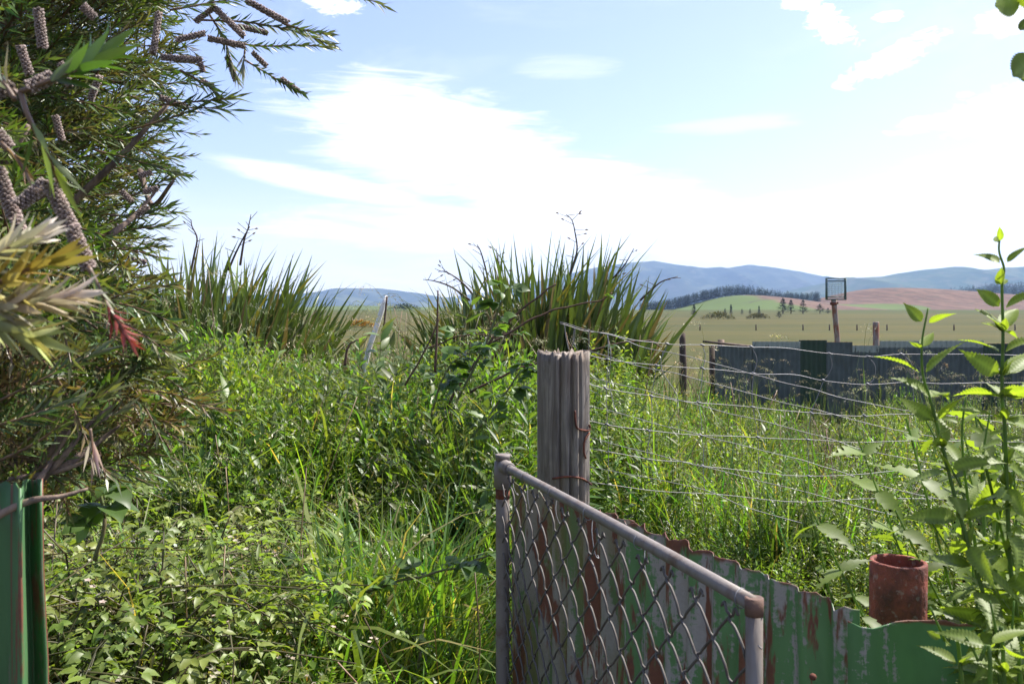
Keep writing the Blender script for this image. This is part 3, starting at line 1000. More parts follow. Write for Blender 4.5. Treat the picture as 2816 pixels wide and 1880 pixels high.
rng = np.random.default_rng(3)
for (x, ybase, D, hpx, wpx, lab) in [(731, 316, 300, 11, 4, 'small dark conifer at the left end of the sapling row'), (725, 316, 300, 7, 4, 'lowest dark sapling beside the small conifer'),
                                     (742, 315.5, 310, 6, 4, 'low dark sapling in the middle of the row'), (750, 315.5, 310, 6, 4, 'dark sapling right of the middle of the row'),
                                     (759, 315, 310, 9, 3.5, 'slim dark conifer at the right end of the sapling row'),
                                     (783, 313.5, 330, 16, 15, 'tall dark wind-bent tree, left one of the pair near the basket'), (791, 314, 330, 14, 13, 'bushy dark tree beside the wind-bent tree'),
                                     (803, 313.5, 330, 14, 14, 'dark tree standing between the pair and the low bush'), (820, 312, 330, 10, 16, 'low dark tree just left of the rusty pole'),
                                     (828, 312, 330, 6, 9, 'low dark shrub touching the rusty pole'),
                                     (694, 318, 260, 13, 8, 'small dark conifer at the foot of the pine wood'), (779, 318, 240, 7, 10, 'round olive shrub at the field edge')]:
    p = P(x, ybase, D)
    zg = max(float(H(p[0], D)), p[2] - .6)
    r = empty('field_tree', (p[0], D, zg), lab, 'tree', 'trees along the field edge')
    h = hpx / F * D
    V, T = tube([(0, 0, -.6), (0, 0, h * .5), (h * .05, 0, h * .9)], [h * .045, h * .03, h * .008], 5)
    link('trunk', mesh('trunk', V, T, M_dark), r)
    link('crown', conifer(h, wpx / F * D * .55, 260, rng).mesh('crown', M_far), r)
for (x, y, D, w, h, c, lab, nm) in [(361, 318, 150, 30, 8, (0.42, 0.22, 0.008), 'orange yellow flowering gorse bush on the left pasture', 'gorse_bush'), (452, 329, 110, 22, 9, (0.035, 0.05, 0.022), 'low dark shrub in the field left of the middle flax', 'field_shrub'),
                                    (404, 313, 420, 34, 7, (0.03, 0.045, 0.03), 'far dark shelter trees beyond the gorse', 'shelter_trees'), (718, 322, 220, 34, 8, (0.12, 0.11, 0.04), 'low olive scrub mound below the green knoll', 'scrub_mound'),
                                    (758, 320, 230, 24, 6, (0.10, 0.09, 0.035), 'low brown scrub beside the round shrub', 'scrub_mound')]:
    p = P(x, y, D)
    r = empty(nm, (p[0], D, float(H(p[0], D)) - .2), lab, 'shrub')
    n = 900
    ww, hh = w / F * D / 2, h / F * D
    a, t, q = rng.random(n) * 2 * PI, rng.random(n), rng.random(n) ** .5
    base = np.stack([ww * q * np.cos(a), ww * .6 * q * np.sin(a), hh * np.sqrt(1 - q * q * .9) * (.35 + .65 * t)], 1)
    g = G()
    leaves(g, base, nrm(base + (0, 0, hh * .3)) + .4 * rng.normal(size=(n, 3)), (0, 0, 1), hh * .24, hh * .13, L2, jitcol(c, n, .3, rng))
    if nm == 'gorse_bush':
        leaves(g, base[:250] * .9, base[:250], (0, 0, 1), hh * .25, hh * .15, L2, jitcol((0.05, 0.08, 0.02), 250, .3, rng))
    link('foliage', g.mesh('foliage', M_far), r)
    V, T = tube([(0, 0, 0), (0, 0, hh * .6)], [hh * .06, hh * .03], 5)
    link('stem', mesh('stem', V, T, M_dark), r)

# pine woods on the hill: read as one mass each
prot = [conifer(1.0, .36, 36, rng, (0.014, 0.024, 0.012)).arrays() for _ in range(5)]


def wood(name, xy, hmin, hmax, lab):
    xy = np.asarray(xy)
    n = len(xy)
    pos = np.stack([xy[:, 0], xy[:, 1], hill_h(xy[:, 0], xy[:, 1]) - .3], 1)
    g = G()
    scatter(g, prot, pos, rng.random(n) * 6.3, np.zeros(n), np.zeros(n), hmin + (hmax - hmin) * rng.random(n), rng.integers(0, 5, n), np.repeat(.8 + .5 * rng.random((n, 1)), 3, 1))
    tag(link(name, g.mesh(name, M_far)), lab, 'wood', kind='stuff')


bl = np.array([(640, 322), (665, 316), (690, 309), (712, 302), (735, 298), (760, 297), (785, 298), (805, 301), (822, 306)])
xs = 640 + 180 * rng.random(1100)
ds = 735 + 55 * rng.random(1100) + 14 * np.maximum(0, (xs - 740) / 80)
wood('pine_wood', np.stack([(xs - CX) / F * ds, ds], 1), 7.0, 10.5, 'dark pine wood running along the ridge behind the green knoll')
xs = 950 + 160 * rng.random(500)
ds = 1020 + 90 * rng.random(500)
wood('dark_wood', np.stack([(xs - CX) / F * ds, ds], 1), 13, 18, 'dark wood at the right behind the ploughed hill')

# ------------------------------------------------------------------ flax
def blade_mesh(k, rng, dead=False):
    L = 1.0
    n = 9
    bend = rng.uniform(.0, .16) if not dead else rng.uniform(.5, .9)
    if not dead and k % 4 == 3:
        bend = rng.uniform(.3, .55)
    kink = rng.random() < .4
    V, C = [], []
    g1 = np.array((0.105, 0.150, 0.042)) * rng.uniform(.8, 1.3)
    if rng.random() < .2:
        g1 = np.array((0.18, 0.16, 0.05))
    if dead:
        g1 = np.array((0.22, 0.15, 0.085))
    for i in range(n):
        t = i / (n - 1)
        w = .027 * (.75 + .9 * t - 1.55 * t ** 2.6 - .1 * t) if t < 1 else 0.0006
        w = max(w, .0006)
        x = bend * t ** 2.2 * .8
        if kink and t > .7:
            x += (t - .7) * rng.uniform(.25, .5)
        z = L * t * (1 - .25 * bend * t)
        fold = .55 * (1 - t) + .15
        c = g1 * (1.0 if t < .85 else 1.15) + (np.array((.09, .045, 0)) if t > .93 else 0)
        V += [(x - fold * w, -w, z), (x, 0, z), (x - fold * w, w, z)]
        C += [c * .92, c * 1.05, c * .92]
    return mesh('blade', np.array(V), grid_faces(n, 3), M_flax, np.clip(C, 0, 1), smooth=False)


FB_ = [blade_mesh(i, np.random.default_rng(50 + i)) for i in range(14)]
FD_ = [blade_mesh(i, np.random.default_rng(80 + i), True) for i in range(4)]


def flax(px0, px1, D, base_z, nb, tops, label, seed, stalks, lean=0.0, dark=1):
    rng = np.random.default_rng(seed)
    cx = ((px0 + px1) / 2 - CX) / F * D
    half = (px1 - px0) / 2 / F * D
    root = empty('flax_bush', (cx, D, base_z), label, 'flax', 'flax bushes')
    for i in range(nb):
        s = rng.uniform(-1, 1)
        yb = rng.uniform(-.5, .5)
        tx = s * half                                                   # where the tip comes out
        bx = s * half * .62 + rng.normal() * .05
        zt = CAMZ + (HY - np.interp(px0 + (s + 1) / 2 * (px1 - px0), [t[0] for t in tops], [t[1] for t in tops])) / F * D
        ht = (zt - base_z) * rng.uniform(.76, 1.16) * (1 - .05 * abs(yb))
        d = np.array((tx - bx + lean + rng.normal() * .16, yb * .5 + rng.normal() * .14, ht))
        L = np.linalg.norm(d)
        d = d / L
        me = FB_[rng.integers(0, len(FB_))]
        o = link('blade', me, root)
        ax = Vector(d)
        roll = math.atan2(d[1], d[0]) + rng.normal() * .9
        q = ax.to_track_quat('Z', 'X')
        # turn about its own axis so the bend falls outward
        M = q.to_matrix()
        xw = M @ Vector((1, 0, 0))
        want = Vector((math.cos(roll), math.sin(roll), 0))
        want = (want - ax * want.dot(ax)).normalized()
        ang = math.atan2(ax.dot(xw.cross(want)), xw.dot(want))
        M = (Matrix.Rotation(ang, 3, ax) @ M).to_4x4()
        o.matrix_basis = Matrix.Translation((bx, yb, 0)) @ M @ Matrix.Diagonal((L * 1.02, rng.uniform(.95, 1.5), L * 1.02, 1))
    g = G()
    for i in range(420):
        s = rng.uniform(-1, 1)
        yb = rng.uniform(-.5, .55)
        zt = CAMZ + (HY - np.interp(px0 + (s + 1) / 2 * (px1 - px0), [t[0] for t in tops], [t[1] for t in tops])) / F * D
        b = np.array((s * half * .72 + rng.normal() * .05, yb, 0))
        d = np.array((s * half * .38 + lean + rng.normal() * .22, yb * .5 + rng.normal() * .2, (zt - base_z) * rng.uniform(.5, .95)))
        L = np.linalg.norm(d)
        a = rng.uniform(0, PI)
        c = np.array((0.11, 0.150, 0.045)) * rng.uniform(.6, 1.25) if rng.random() < .8 else np.array((0.20, 0.14, 0.07))
        leaves(g, [b], d, (math.cos(a), math.sin(a), .1), L, .085, LOV, c, curl=rng.uniform(-.05, .3))
    ib = link('inner_blades', g.mesh('inner_blades', M_flax), root)
    tag(ib, kind='stuff')
    for i in range(40):
        a = rng.uniform(0, 2 * PI)
        o = link('dead_blade', FD_[rng.integers(0, 4)], root)
        o.matrix_basis = Matrix.Translation((rng.uniform(-.8, .8) * half, -.35 + .3 * rng.random(), .05)) @ Matrix.Rotation(a, 4, 'Z') @ Matrix.Rotation(R(rng.uniform(35, 75)), 4, 'Y') @ Matrix.Diagonal((1, 1, rng.uniform(.6, 1.1), 1))
    for st in stalks:
        pts = smooth_path([P(x, y, D - .1) - np.array((cx, D, base_z)) for x, y in st], 5)
        g = G().tube(pts, np.linspace(.014, .004, len(pts)), (0.09, 0.06, 0.04), 5)
        for j in range(len(pts) // 3, len(pts) - 1, 2):
            dr = np.array((rng.choice([-1, 1]) * rng.uniform(.04, .12), rng.uniform(-.05, .05), rng.uniform(.0, .09)))
            g.tube([pts[j], pts[j] + dr * .6, pts[j] + dr], [.004, .0035, .003], (0.09, 0.06, 0.045), 3)
            if rng.random() < .6:
                leaves(g, [pts[j] + dr], [dr], (0, 1, .2), .06, .018, L2, (0.10, 0.06, 0.04))
        link('flower_stalk', g.mesh('flower_stalk', M_straw), root)
    return root


flax(432, 648, 10.0, .30, 250, [(425, 292), (450, 285), (472, 268), (500, 258), (530, 252), (560, 248), (600, 250), (622, 257), (638, 270), (648, 290)],
     'large spiky flax bush in the middle behind the grey post', 11,
     [[(560, 300), (571, 270), (577, 250), (575, 232), (572, 220), (566, 214)], [(490, 290), (486, 270), (481, 252), (477, 244)], [(640, 300), (652, 289), (662, 281), (678, 276)], [(470, 300), (452, 287), (436, 281), (423, 279)], [(500, 285), (498, 262), (496, 248)],
      [(600, 290), (622, 268), (634, 248)], [(478, 300), (462, 282), (447, 272), (438, 271)]], dark=0)
flax(112, 312, 9.0, .35, 250, [(112, 270), (150, 258), (180, 252), (215, 252), (240, 257), (262, 266), (285, 276), (305, 284), (322, 297)],
     'broad spiky flax bush at the left behind the bottlebrush', 12,
     [[(190, 275), (194, 255), (197, 238), (192, 226), (191, 219)], [(240, 265), (244, 240), (248, 228), (251, 214)], [(228, 270), (236, 252), (244, 236), (250, 226)]], lean=.10)

# ------------------------------------------------------------------ bottlebrush
tree = empty('bottlebrush_tree', (-1.6, 2.1, float(H(-1.6, 2.1))), 'dark green bottlebrush tree with knobbly seed spikes filling the left edge', 'tree')
TO = np.array(tree.location)
trunkp = [(-1.6, 2.1, .2), (-1.56, 2.08, .8), (-1.5, 2.05, 1.3), (-1.45, 2.0, 1.9), (-1.4, 2.0, 2.6)]
V, T = tube(smooth_path(trunkp, 4), np.linspace(.07, .03, 17), 9)
link('trunk', mesh('trunk', V - TO, T, M_bark, smooth=True), tree)
rng = np.random.default_rng(21)


def sprig(g, p0, d, L, nleaf, ll, lw, colr, rng, droop=.25, tip=None, stemc=(0.2, 0.13, 0.09), t0=.12, spread=1.0, tm=L4, stem_r=.0024, amt=.28):
    d = nrm(d)
    ts = np.linspace(0, 1, 6)
    pts = p0 + d * (ts * L)[:, None] + np.array((0, 0, -1)) * (droop * L * ts ** 2)[:, None]
    g.tube(pts, np.linspace(stem_r, stem_r * .5, 6), stemc, 3, caps=False)
    if nleaf <= 0:
        return pts
    t = t0 + (1 - t0) * (np.arange(nleaf) + .5) / nleaf
    b = np.stack([np.interp(t, ts, pts[:, i]) for i in range(3)], 1)
    tang = nrm(d + np.array((0, 0, -1)) * (2 * droop * t)[:, None])
    a = np.arange(nleaf) * 2.39996 + rng.random() * 6
    ref = np.array((.3, .2, 1.0))
    u = nrm(np.cross(tang, ref))
    v = np.cross(tang, u)
    rad = np.cos(a)[:, None] * u + np.sin(a)[:, None] * v
    open_ = (spread * (1.15 - .75 * t) + .15 * rng.normal(size=nleaf))[:, None]
    ld = nrm(tang + rad * open_)
    sz = ll * (.75 + .4 * rng.random(nleaf)) * (1 - .3 * t ** 4)
    cc = jitcol(colr, nleaf, amt, rng)
    if tip is not None:
        f = sst(.75, 1.0, t)[:, None]
        cc = cc * (1 - f) + np.asarray(tip) * f
    leaves(g, b, ld, tang + .2 * rng.normal(size=(nleaf, 3)), sz, lw, tm, cc, curl=.06)
    return pts


def in_hull(p):
    e = [((-1.60, 2.15, 2.30), (.68, .75, .95)), ((-1.55, 2.05, 1.72), (.58, .6, .55)), ((-1.05, 1.75, 2.75), (.48, .6, .45)), ((-.98, 1.5, 1.60), (.34, .38, .28)), ((-1.0, 1.62, 1.44), (.36, .36, .20)), ((-1.25, 1.35, 2.1), (.40, .5, .8))]
    return np.min([sum(((p[:, i] - c[i]) / r[i]) ** 2 for i in range(3)) for c, r in e], axis=0)


crown = G()
cand = np.stack([rng.uniform(-2.3, -.45, 26000), rng.uniform(.9, 3.0, 26000), rng.uniform(1.0, 3.4, 26000)], 1)
q = in_hull(cand)
px = CX + F * cand[:, 0] / cand[:, 1]
py = HY - F * (cand[:, 2] - CAMZ) / cand[:, 1]
keep = (q < 1.0) & (q > .12) & (px > -170) & (py > -130)
cand, q = cand[keep], q[keep]
sel = rng.permutation(len(cand))[:2700]
DG, OL = np.array((0.072, 0.115, 0.028)), np.array((0.13, 0.13, 0.052))
for p, qq in zip(cand[sel], q[sel]):
    ctr = np.array((-1.6, 2.2, p[2] - .25))
    d = nrm(p - ctr) + np.array((.25, -.1, .12)) + .35 * rng.normal(size=3)
    low = p[2] < 1.62
    c = OL * np.array((1.3, 1.0, 1.1)) if (low and rng.random() < .5) else (DG if rng.random() < .65 else OL)
    L = rng.uniform(.15, .28)
    sprig(crown, p - nrm(d) * L * .5, d, L, int(rng.integers(22, 36)), .05 if qq > .4 else .055, .0062, c, rng, droop=rng.uniform(.0, .35), tip=(0.15, 0.18, 0.06) if rng.random() < .35 else None, stemc=(0.16, 0.10, 0.07), tm=L4 if qq > .55 else L2)
o = link('crown', crown.mesh('crown', M_bush, TO), tree)
tag(o, kind='stuff')

# limbs
for pts, r0 in [([(-1.45, 2.0, 1.9), (-1.15, 1.9, 2.2), (-.85, 1.85, 2.45), (-.6, 1.85, 2.42)], .02), ([(-1.5, 2.05, 1.3), (-1.25, 1.8, 1.5), (-1.05, 1.65, 1.75), (-.9, 1.6, 1.95)], .02),
                ([(-1.5, 2.05, 1.2), (-1.2, 1.75, 1.25), (-.98, 1.58, 1.30), (-.8, 1.5, 1.36)], .017), ([(-1.45, 2.0, 1.7), (-1.1, 1.9, 1.75), (-.88, 1.85, 1.9), (-.74, 1.85, 2.05)], .014),
                ([(-1.5, 2.05, 1.35), (-1.2, 1.7, 1.5), (-.95, 1.5, 1.72), (-.75, 1.45, 1.82)], .012)]:
    p = smooth_path(pts, 6)
    tube_obj('limb', p, np.linspace(r0, r0 * .3, len(p)), M_bark, tree, TO, 7)
# bare twigs at the foot of the crown
for a in [[(-30, 530, 1.25), (25, 502, 1.27), (60, 496, 1.28), (88, 488, 1.3)], [(20, 500, 1.4), (60, 460, 1.4), (88, 425, 1.42), (112, 405, 1.45)],
          [(60, 470, 1.45), (100, 440, 1.5), (120, 425, 1.5)], [(-10, 515, 1.3), (30, 490, 1.35), (55, 455, 1.4), (70, 430, 1.4)], [(140, 170, 1.9), (152, 205, 1.85), (170, 185, 1.8), (176, 176, 1.8)], [(110, 235, 1.7), (135, 215, 1.75), (160, 186, 1.8)], [(30, 480, 1.5), (70, 425, 1.5), (95, 395, 1.5), (118, 385, 1.5)], [(60, 330, 1.5), (62, 290, 1.5), (75, 260, 1.52)], [(10, 480, 1.4), (60, 470, 1.4), (100, 455, 1.4)]]:
    p = smooth_path([P(*q) for q in a], 5)
    tube_obj('twig', p, np.linspace(.0075, .002, len(p)), M_bark, tree, TO, 6)

# seed spikes: cup-shaped capsules crowded round a stem
def spike_mesh(n, L, r, k):
    rng = np.random.default_rng(300 + k)
    g = G()
    g.tube([(0, 0, 0), (0, 0, L)], r * .55, (0.12, 0.085, 0.07), 6)
    na = 7
    for i in range(n):
        t = (i + .5) / n
        a = i * 2.39996
        d = np.array((math.cos(a), math.sin(a), .12))
        c = np.array((0, 0, L * t)) + d * r * (.62 + .1 * rng.random())
        u = nrm(np.cross(d, (0, 0, 1)))
        v = np.cross(d, u)
        rr = r * .40 * (.85 + .3 * rng.random())
        ang = np.arange(na) * 2 * PI / na
        ring = lambda s, h: c + d * h * rr + s * rr * (np.cos(ang)[:, None] * u + np.sin(ang)[:, None] * v)
        Vv = np.concatenate([ring(.75, -.6), ring(1.0, .15), ring(.82, .8), ring(.48, .82), ring(.3, .45)])
        Cc = np.repeat(np.array([(.20, .145, .125), (.27, .20, .175), (.36, .29, .26), (.30, .23, .20), (.06, .04, .035)]), na, axis=0) * rng.uniform(.75, 1.2)
        g.add(Vv, quads2tris([(s * na + j, s * na + (j + 1) % na, (s + 1) * na + (j + 1) % na, (s + 1) * na + j) for s in range(4) for j in range(na)]), Cc)
    return g


M_caps = leaf_mat('seed_capsules', .0, .6, (1, 1, 1), spec=.3)
SP = [spike_mesh(n, L, r, k).mesh('seed_spike', M_caps, smooth=True) for k, (n, L, r) in enumerate([(90, .11, .0085), (64, .085, .008), (44, .06, .0078)])]


def spike(a, b, kind=0, sc=None):
    a, b = np.array(a), np.array(b)
    d = b - a
    Lr = np.linalg.norm(d)
    L0 = (.11, .085, .06)[kind]
    o = link('seed_spike', SP[kind], tree)
    s = sc or max(.8, min(1.3, Lr / L0))
    o.matrix_basis = Matrix.Translation(Vector(a - TO)) @ Vector(d).to_track_quat('Z', 'Y').to_matrix().to_4x4() @ Matrix.Rotation(rng.random() * 6, 4, 'Z') @ Matrix.Diagonal((s, s, Lr / L0, 1))


for x0, y0, x1, y1, d, k in [(48, 180, 71, 226, .76, 0), (70, 224, 89, 268, .75, 0), (-3, 168, 15, 218, .8, 0), (15, 216, 22, 236, .8, 2), (18, 206, 47, 181, .78, 1), (27, 88, 54, 76, .72, 2), (-12, 96, 14, 86, .72, 2), (38, 8, 43, 48, 1.15, 0),
                             (153, 54, 159, 12, 1.7, 0), (161, 57, 202, 60, 1.7, 0), (215, 8, 244, 36, 1.75, 0), (246, 0, 288, 23, 1.8, 0), (238, 26, 268, 33, 1.85, 1), (208, 38, 245, 46, 1.8, 0), (252, 52, 267, 66, 1.9, 2), (227, 56, 236, 80, 1.9, 2), (281, 78, 299, 91, 1.95, 2),
                             (160, 97, 188, 108, 1.8, 1), (200, 80, 213, 86, 1.85, 2), (82, 5, 95, 18, 1.2, 1), (-4, 130, 9, 148, .8, 2), (200, 62, 203, 72, 1.7, 2), (138, 176, 152, 172, 1.7, 2), (143, 192, 158, 188, 1.7, 2), (133, 218, 148, 206, 1.75, 2), (121, 190, 132, 202, 1.7, 2),
                             (118, 245, 138, 250, 1.75, 2), (122, 256, 146, 262, 1.75, 2), (195, 22, 216, 6, 1.75, 1), (176, 40, 205, 33, 1.7, 1), (60, 62, 70, 86, 1.4, 1), (100, 75, 90, 100, 1.5, 1), (20, 45, 30, 75, 1.2, 1), (55, 115, 62, 140, 1.5, 1)]:
    spike(P(x0, y0, d), P(x1, y1, d + .01), k)

# branches reaching out over the sky and close sprays, each one a part
def spray(path, n, ll, lw, colr, mat=M_bush, tip=None, t0=.1, spread=1.0, r=.0026, tm=L4, label=None, amt=.25):
    g = G()
    p = smooth_path([P(*q) for q in path], 4)
    g.tube(p, np.linspace(r, r * .45, len(p)), (0.20, 0.13, 0.09), 5)
    s = np.concatenate([[0], np.cumsum(np.linalg.norm(np.diff(p, axis=0), axis=1))])
    t = t0 + (1 - t0) * (np.arange(n) + .5) / n
    b = np.stack([np.interp(t * s[-1], s, p[:, i]) for i in range(3)], 1)
    tg = nrm(np.gradient(p, axis=0))
    tang = nrm(np.stack([np.interp(t * s[-1], s, tg[:, i]) for i in range(3)], 1))
    a = np.arange(n) * 2.39996
    u = nrm(np.cross(tang, (0.3, .2, 1)))
    v = np.cross(tang, u)
    rad = np.cos(a)[:, None] * u + np.sin(a)[:, None] * v
    ld = nrm(tang + rad * (spread * (1.0 - .7 * t) + .12 * rng.normal(size=n))[:, None])
    cc = jitcol(colr, n, amt, rng)
    if tip is not None:
        f = sst(.6, 1, t)[:, None]
        cc = cc * (1 - f) + np.asarray(tip) * f
    leaves(g, b, ld, tang + .15 * rng.normal(size=(n, 3)), ll * (.75 + .4 * rng.random(n)), lw, tm, cc, curl=.08)
    o = link('leaf_spray', g.mesh('leaf_spray', mat, TO), tree)
    if label:
        o['label'] = label
    return o


DGc, MGc = (0.06, 0.10, 0.025), (0.09, 0.125, 0.035)
for pth, n, ll in [([(200, 20, 1.8), (245, 22, 1.8), (290, 30, 1.82), (330, 44, 1.85)], 70, .035), ([(285, 24, 1.8), (305, 30, 1.8), (328, 34, 1.8)], 34, .034), ([(220, 40, 1.85), (260, 46, 1.9), (300, 45, 1.9), (331, 47, 1.92)], 60, .03),
                   ([(245, 60, 1.92), (265, 72, 1.95), (285, 84, 1.95), (303, 93, 1.95)], 46, .028), ([(160, 105, 1.8), (190, 102, 1.8), (215, 100, 1.8), (233, 97, 1.8)], 34, .05), ([(130, 130, 1.8), (170, 118, 1.8), (200, 108, 1.8), (228, 110, 1.8)], 34, .055),
                   ([(210, 15, 1.8), (225, 40, 1.85), (230, 60, 1.85), (236, 78, 1.85)], 40, .035), ([(120, 200, 1.8), (145, 190, 1.8), (165, 180, 1.8)], 26, .045), ([(110, 215, 1.75), (140, 215, 1.8), (167, 206, 1.8)], 30, .045), ([(100, 235, 1.8), (140, 228, 1.8), (165, 226, 1.8)], 26, .045),
                   ([(233, -68, 1.85), (300, -42, 1.88), (348, -14, 1.9), (362, -4, 1.9), (383, 5, 1.9)], 60, .035), ([(180, 70, 1.8), (205, 84, 1.8), (215, 92, 1.8)], 26, .045), ([(95, 150, 1.75), (135, 160, 1.78), (172, 172, 1.8)], 36, .05), ([(130, 250, 1.8), (155, 246, 1.8)], 20, .04), ([(170, 10, 1.7), (215, 2, 1.75), (262, -6, 1.75)], 40, .045),
                   ([(60, 300, 1.5), (100, 330, 1.5), (140, 352, 1.5), (168, 362, 1.5)], 46, .05), ([(70, 350, 1.5), (110, 372, 1.5), (160, 365, 1.5)], 40, .05), ([(20, 480, 1.4), (60, 455, 1.4), (95, 425, 1.42), (120, 410, 1.45)], 40, .05), ([(0, 460, 1.35), (40, 440, 1.35), (85, 405, 1.35), (110, 390, 1.35)], 44, .05),
                   ([(0, 400, 1.3), (50, 375, 1.3), (95, 352, 1.35)], 44, .05), ([(20, 445, 1.4), (75, 405, 1.45), (130, 372, 1.5)], 44, .05), ([(-20, 430, 1.25), (30, 415, 1.25), (70, 400, 1.3)], 40, .05)]:
    spray(pth, n, ll, .0062, DGc if rng.random() < .6 else MGc, tip=(0.14, 0.15, 0.06) if rng.random() < .5 else None)
# near ones
spray([(20, 92, .72), (45, 82, .72), (75, 70, .73), (98, 56, .75)], 20, .045, .0085, (0.085, 0.16, 0.03), t0=.3, tm=LOV, label='bright green spray with a pink bud', spread=.8)
spray([(20, 92, .72), (30, 120, .72), (50, 160, .74), (58, 182, .76)], 12, .05, .006, (0.15, 0.2, 0.06), t0=.25, spread=.6)
spray([(15, 100, .72), (2, 80, .72), (-12, 62, .72)], 14, .04, .007, (0.4, 0.42, 0.3), M_silver, spread=.8)
spray([(-30, 310, .62), (0, 306, .62), (35, 300, .63), (62, 296, .64)], 46, .036, .006, (0.46, 0.41, 0.28), M_silver, tip=(0.56, 0.47, 0.42), spread=.85, tm=LOV, label='pale silvery pink spray close to the camera', amt=.2)
spray([(-40, 275, .62), (-15, 258, .62), (10, 246, .63), (30, 236, .64)], 36, .034, .0058, (0.44, 0.41, 0.27), M_silver, tip=(0.56, 0.49, 0.43), spread=.9, tm=LOV, amt=.2)
spray([(-40, 290, .62), (0, 282, .62), (30, 268, .62), (50, 262, .62)], 24, .038, .0066, (0.40, 0.32, 0.07), M_silver, spread=.8, tm=LOV, amt=.2)
spray([(-30, 320, .61), (0, 326, .62), (25, 334, .62)], 20, .038, .008, (0.33, 0.35, 0.12), M_silver, spread=.8, tm=LOV, amt=.25)
spray([(88, 266, .75), (98, 285, .75), (108, 305, .75)], 12, .03, .0035, (0.16, 0.2, 0.05), spread=.3, t0=.0)
spray([(104, 300, .75), (114, 316, .75), (124, 332, .75), (130, 340, .75)], 24, .022, .0035, (0.30, 0.065, 0.06), M_silver, spread=.95, label='reddish pink young shoot at the branch tip', amt=.2)
spray([(0, 142, .8), (14, 155, .8), (26, 172, .8)], 10, .028, .004, (0.2, 0.12, 0.07), spread=.3)
spray([(245, 50, 1.9), (244, 60, 1.9), (243, 66, 1.9)], 16, .05, .005, (0.30, 0.36, 0.28), M_silver, spread=.35)
spray([(90, 428, 1.2), (92, 440, 1.2), (93, 452, 1.2)], 10, .05, .005, (0.36, 0.26, 0.2), M_silver, spread=.3)

# ------------------------------------------------------------------ nettle-leaved plants on the right
def nettle_leaf(k):
    rng = np.random.default_rng(400 + k)
    n = 27
    V, C = [], []
    bend = rng.uniform(.2, .75)
    tw = rng.uniform(-.3, .3)
    for i in range(n):
        t = i / (n - 1)
        w = .27 * (math.sin(PI * min(1, t ** .62 * 1.0)) ** .9) * (1 - .35 * t) * 1.15
        if t > .8:
            w *= .75
        tooth = 1.0 if i % 2 else .84
        w = max(w * tooth, .004)
        z = -bend * t ** 2 * .8
        cr = .018 if i % 2 else -.008
        x = t * (1 - .15 * bend * t)
        for s in (-1, -.5, 0, .5, 1):
            V.append((x + (.012 if i % 2 else -.03) * abs(s) * (1 if t < .9 else 0), s * w, z + .16 * w * s * s + (cr if abs(s) == .5 else 0) + tw * s * w * t))
            C.append(np.array((0.175, 0.235, 0.042)) * (1.3 if s == 0 else (1.08 if i % 2 else .9)) * rng.uniform(.94, 1.06))
    # petiole
    return mesh('leaf', np.array(V), grid_faces(n, 5)[:, ::-1], M_nettle, C, smooth=False)


NL = [nettle_leaf(i) for i in range(7)]


def nettle(path, pairs, Lmax, label, seed, tip_small=True, start=.25, stem_r=.0035, group='tall nettle-leaved plants'):
    rng = np.random.default_rng(seed)
    w = [P(*q) for q in path]
    base = w[0].copy()
    zg = 0.0
    p = smooth_path(w, 6)
    root = empty('nettle_plant', base, label, 'plant', group)
    g = G().tube(p, np.linspace(stem_r, stem_r * .35, len(p)), (0.13, 0.20, 0.05), 6)
    link('stem', g.mesh('stem', M_leaf, base, smooth=True), root)
    s = np.concatenate([[0], np.cumsum(np.linalg.norm(np.diff(p, axis=0), axis=1))])
    tg = nrm(np.gradient(p, axis=0))
    a0 = rng.random() * 3
    for i in range(pairs):
        t = start + (1 - start) * (i + .3) / pairs
        b = np.array([np.interp(t * s[-1], s, p[:, j]) for j in range(3)])
        tn = nrm(np.array([np.interp(t * s[-1], s, tg[:, j]) for j in range(3)]))
        a0 += PI / 2 + rng.normal() * .15
        for h in (0, PI):
            a = a0 + h + rng.normal() * .12
            f = min(1.0, 1.25 - t) if tip_small else 1
            L = Lmax * (.55 + .65 * f) * rng.uniform(.85, 1.2) * (.6 if t > .94 else 1)
            out = np.array((math.cos(a), math.sin(a), 0))
            el = rng.uniform(-.75, .5) if t < .85 else rng.uniform(.3, 1.2)
            d = Vector(nrm(out + tn * el))
            upv = Vector(tn + .55 * rng.normal(size=3) * np.array((1, .6, 0)) + np.array((0, -.35, 0)))
            side = upv.cross(d).normalized()
            nor = d.cross(side)
            M3 = Matrix((d, side, nor)).transposed()
            o = link('leaf', NL[rng.integers(0, len(NL))], root)
            o.matrix_basis = Matrix.Translation(Vector(b - base) + d * .008) @ M3.to_4x4() @ Matrix.Diagonal((L, L * rng.uniform(.62, .88), L, 1))
            if i > 0 and rng.random() < .45 and t < .9:                  # small side shoot in the axil
                for e in range(3):
                    d2 = Vector(nrm(out * .6 + tn * rng.uniform(.6, 1.3) + .4 * rng.normal(size=3)))
                    s2 = Vector((0, 0, 1)).cross(d2).normalized()
                    o = link('leaf', NL[rng.integers(0, len(NL))], root)
                    o.matrix_basis = Matrix.Translation(Vector(b - base)) @ Matrix((d2, s2, d2.cross(s2))).transposed().to_4x4() @ Matrix.Diagonal((L * .45, L * .4, L * .45, 1))
    return root


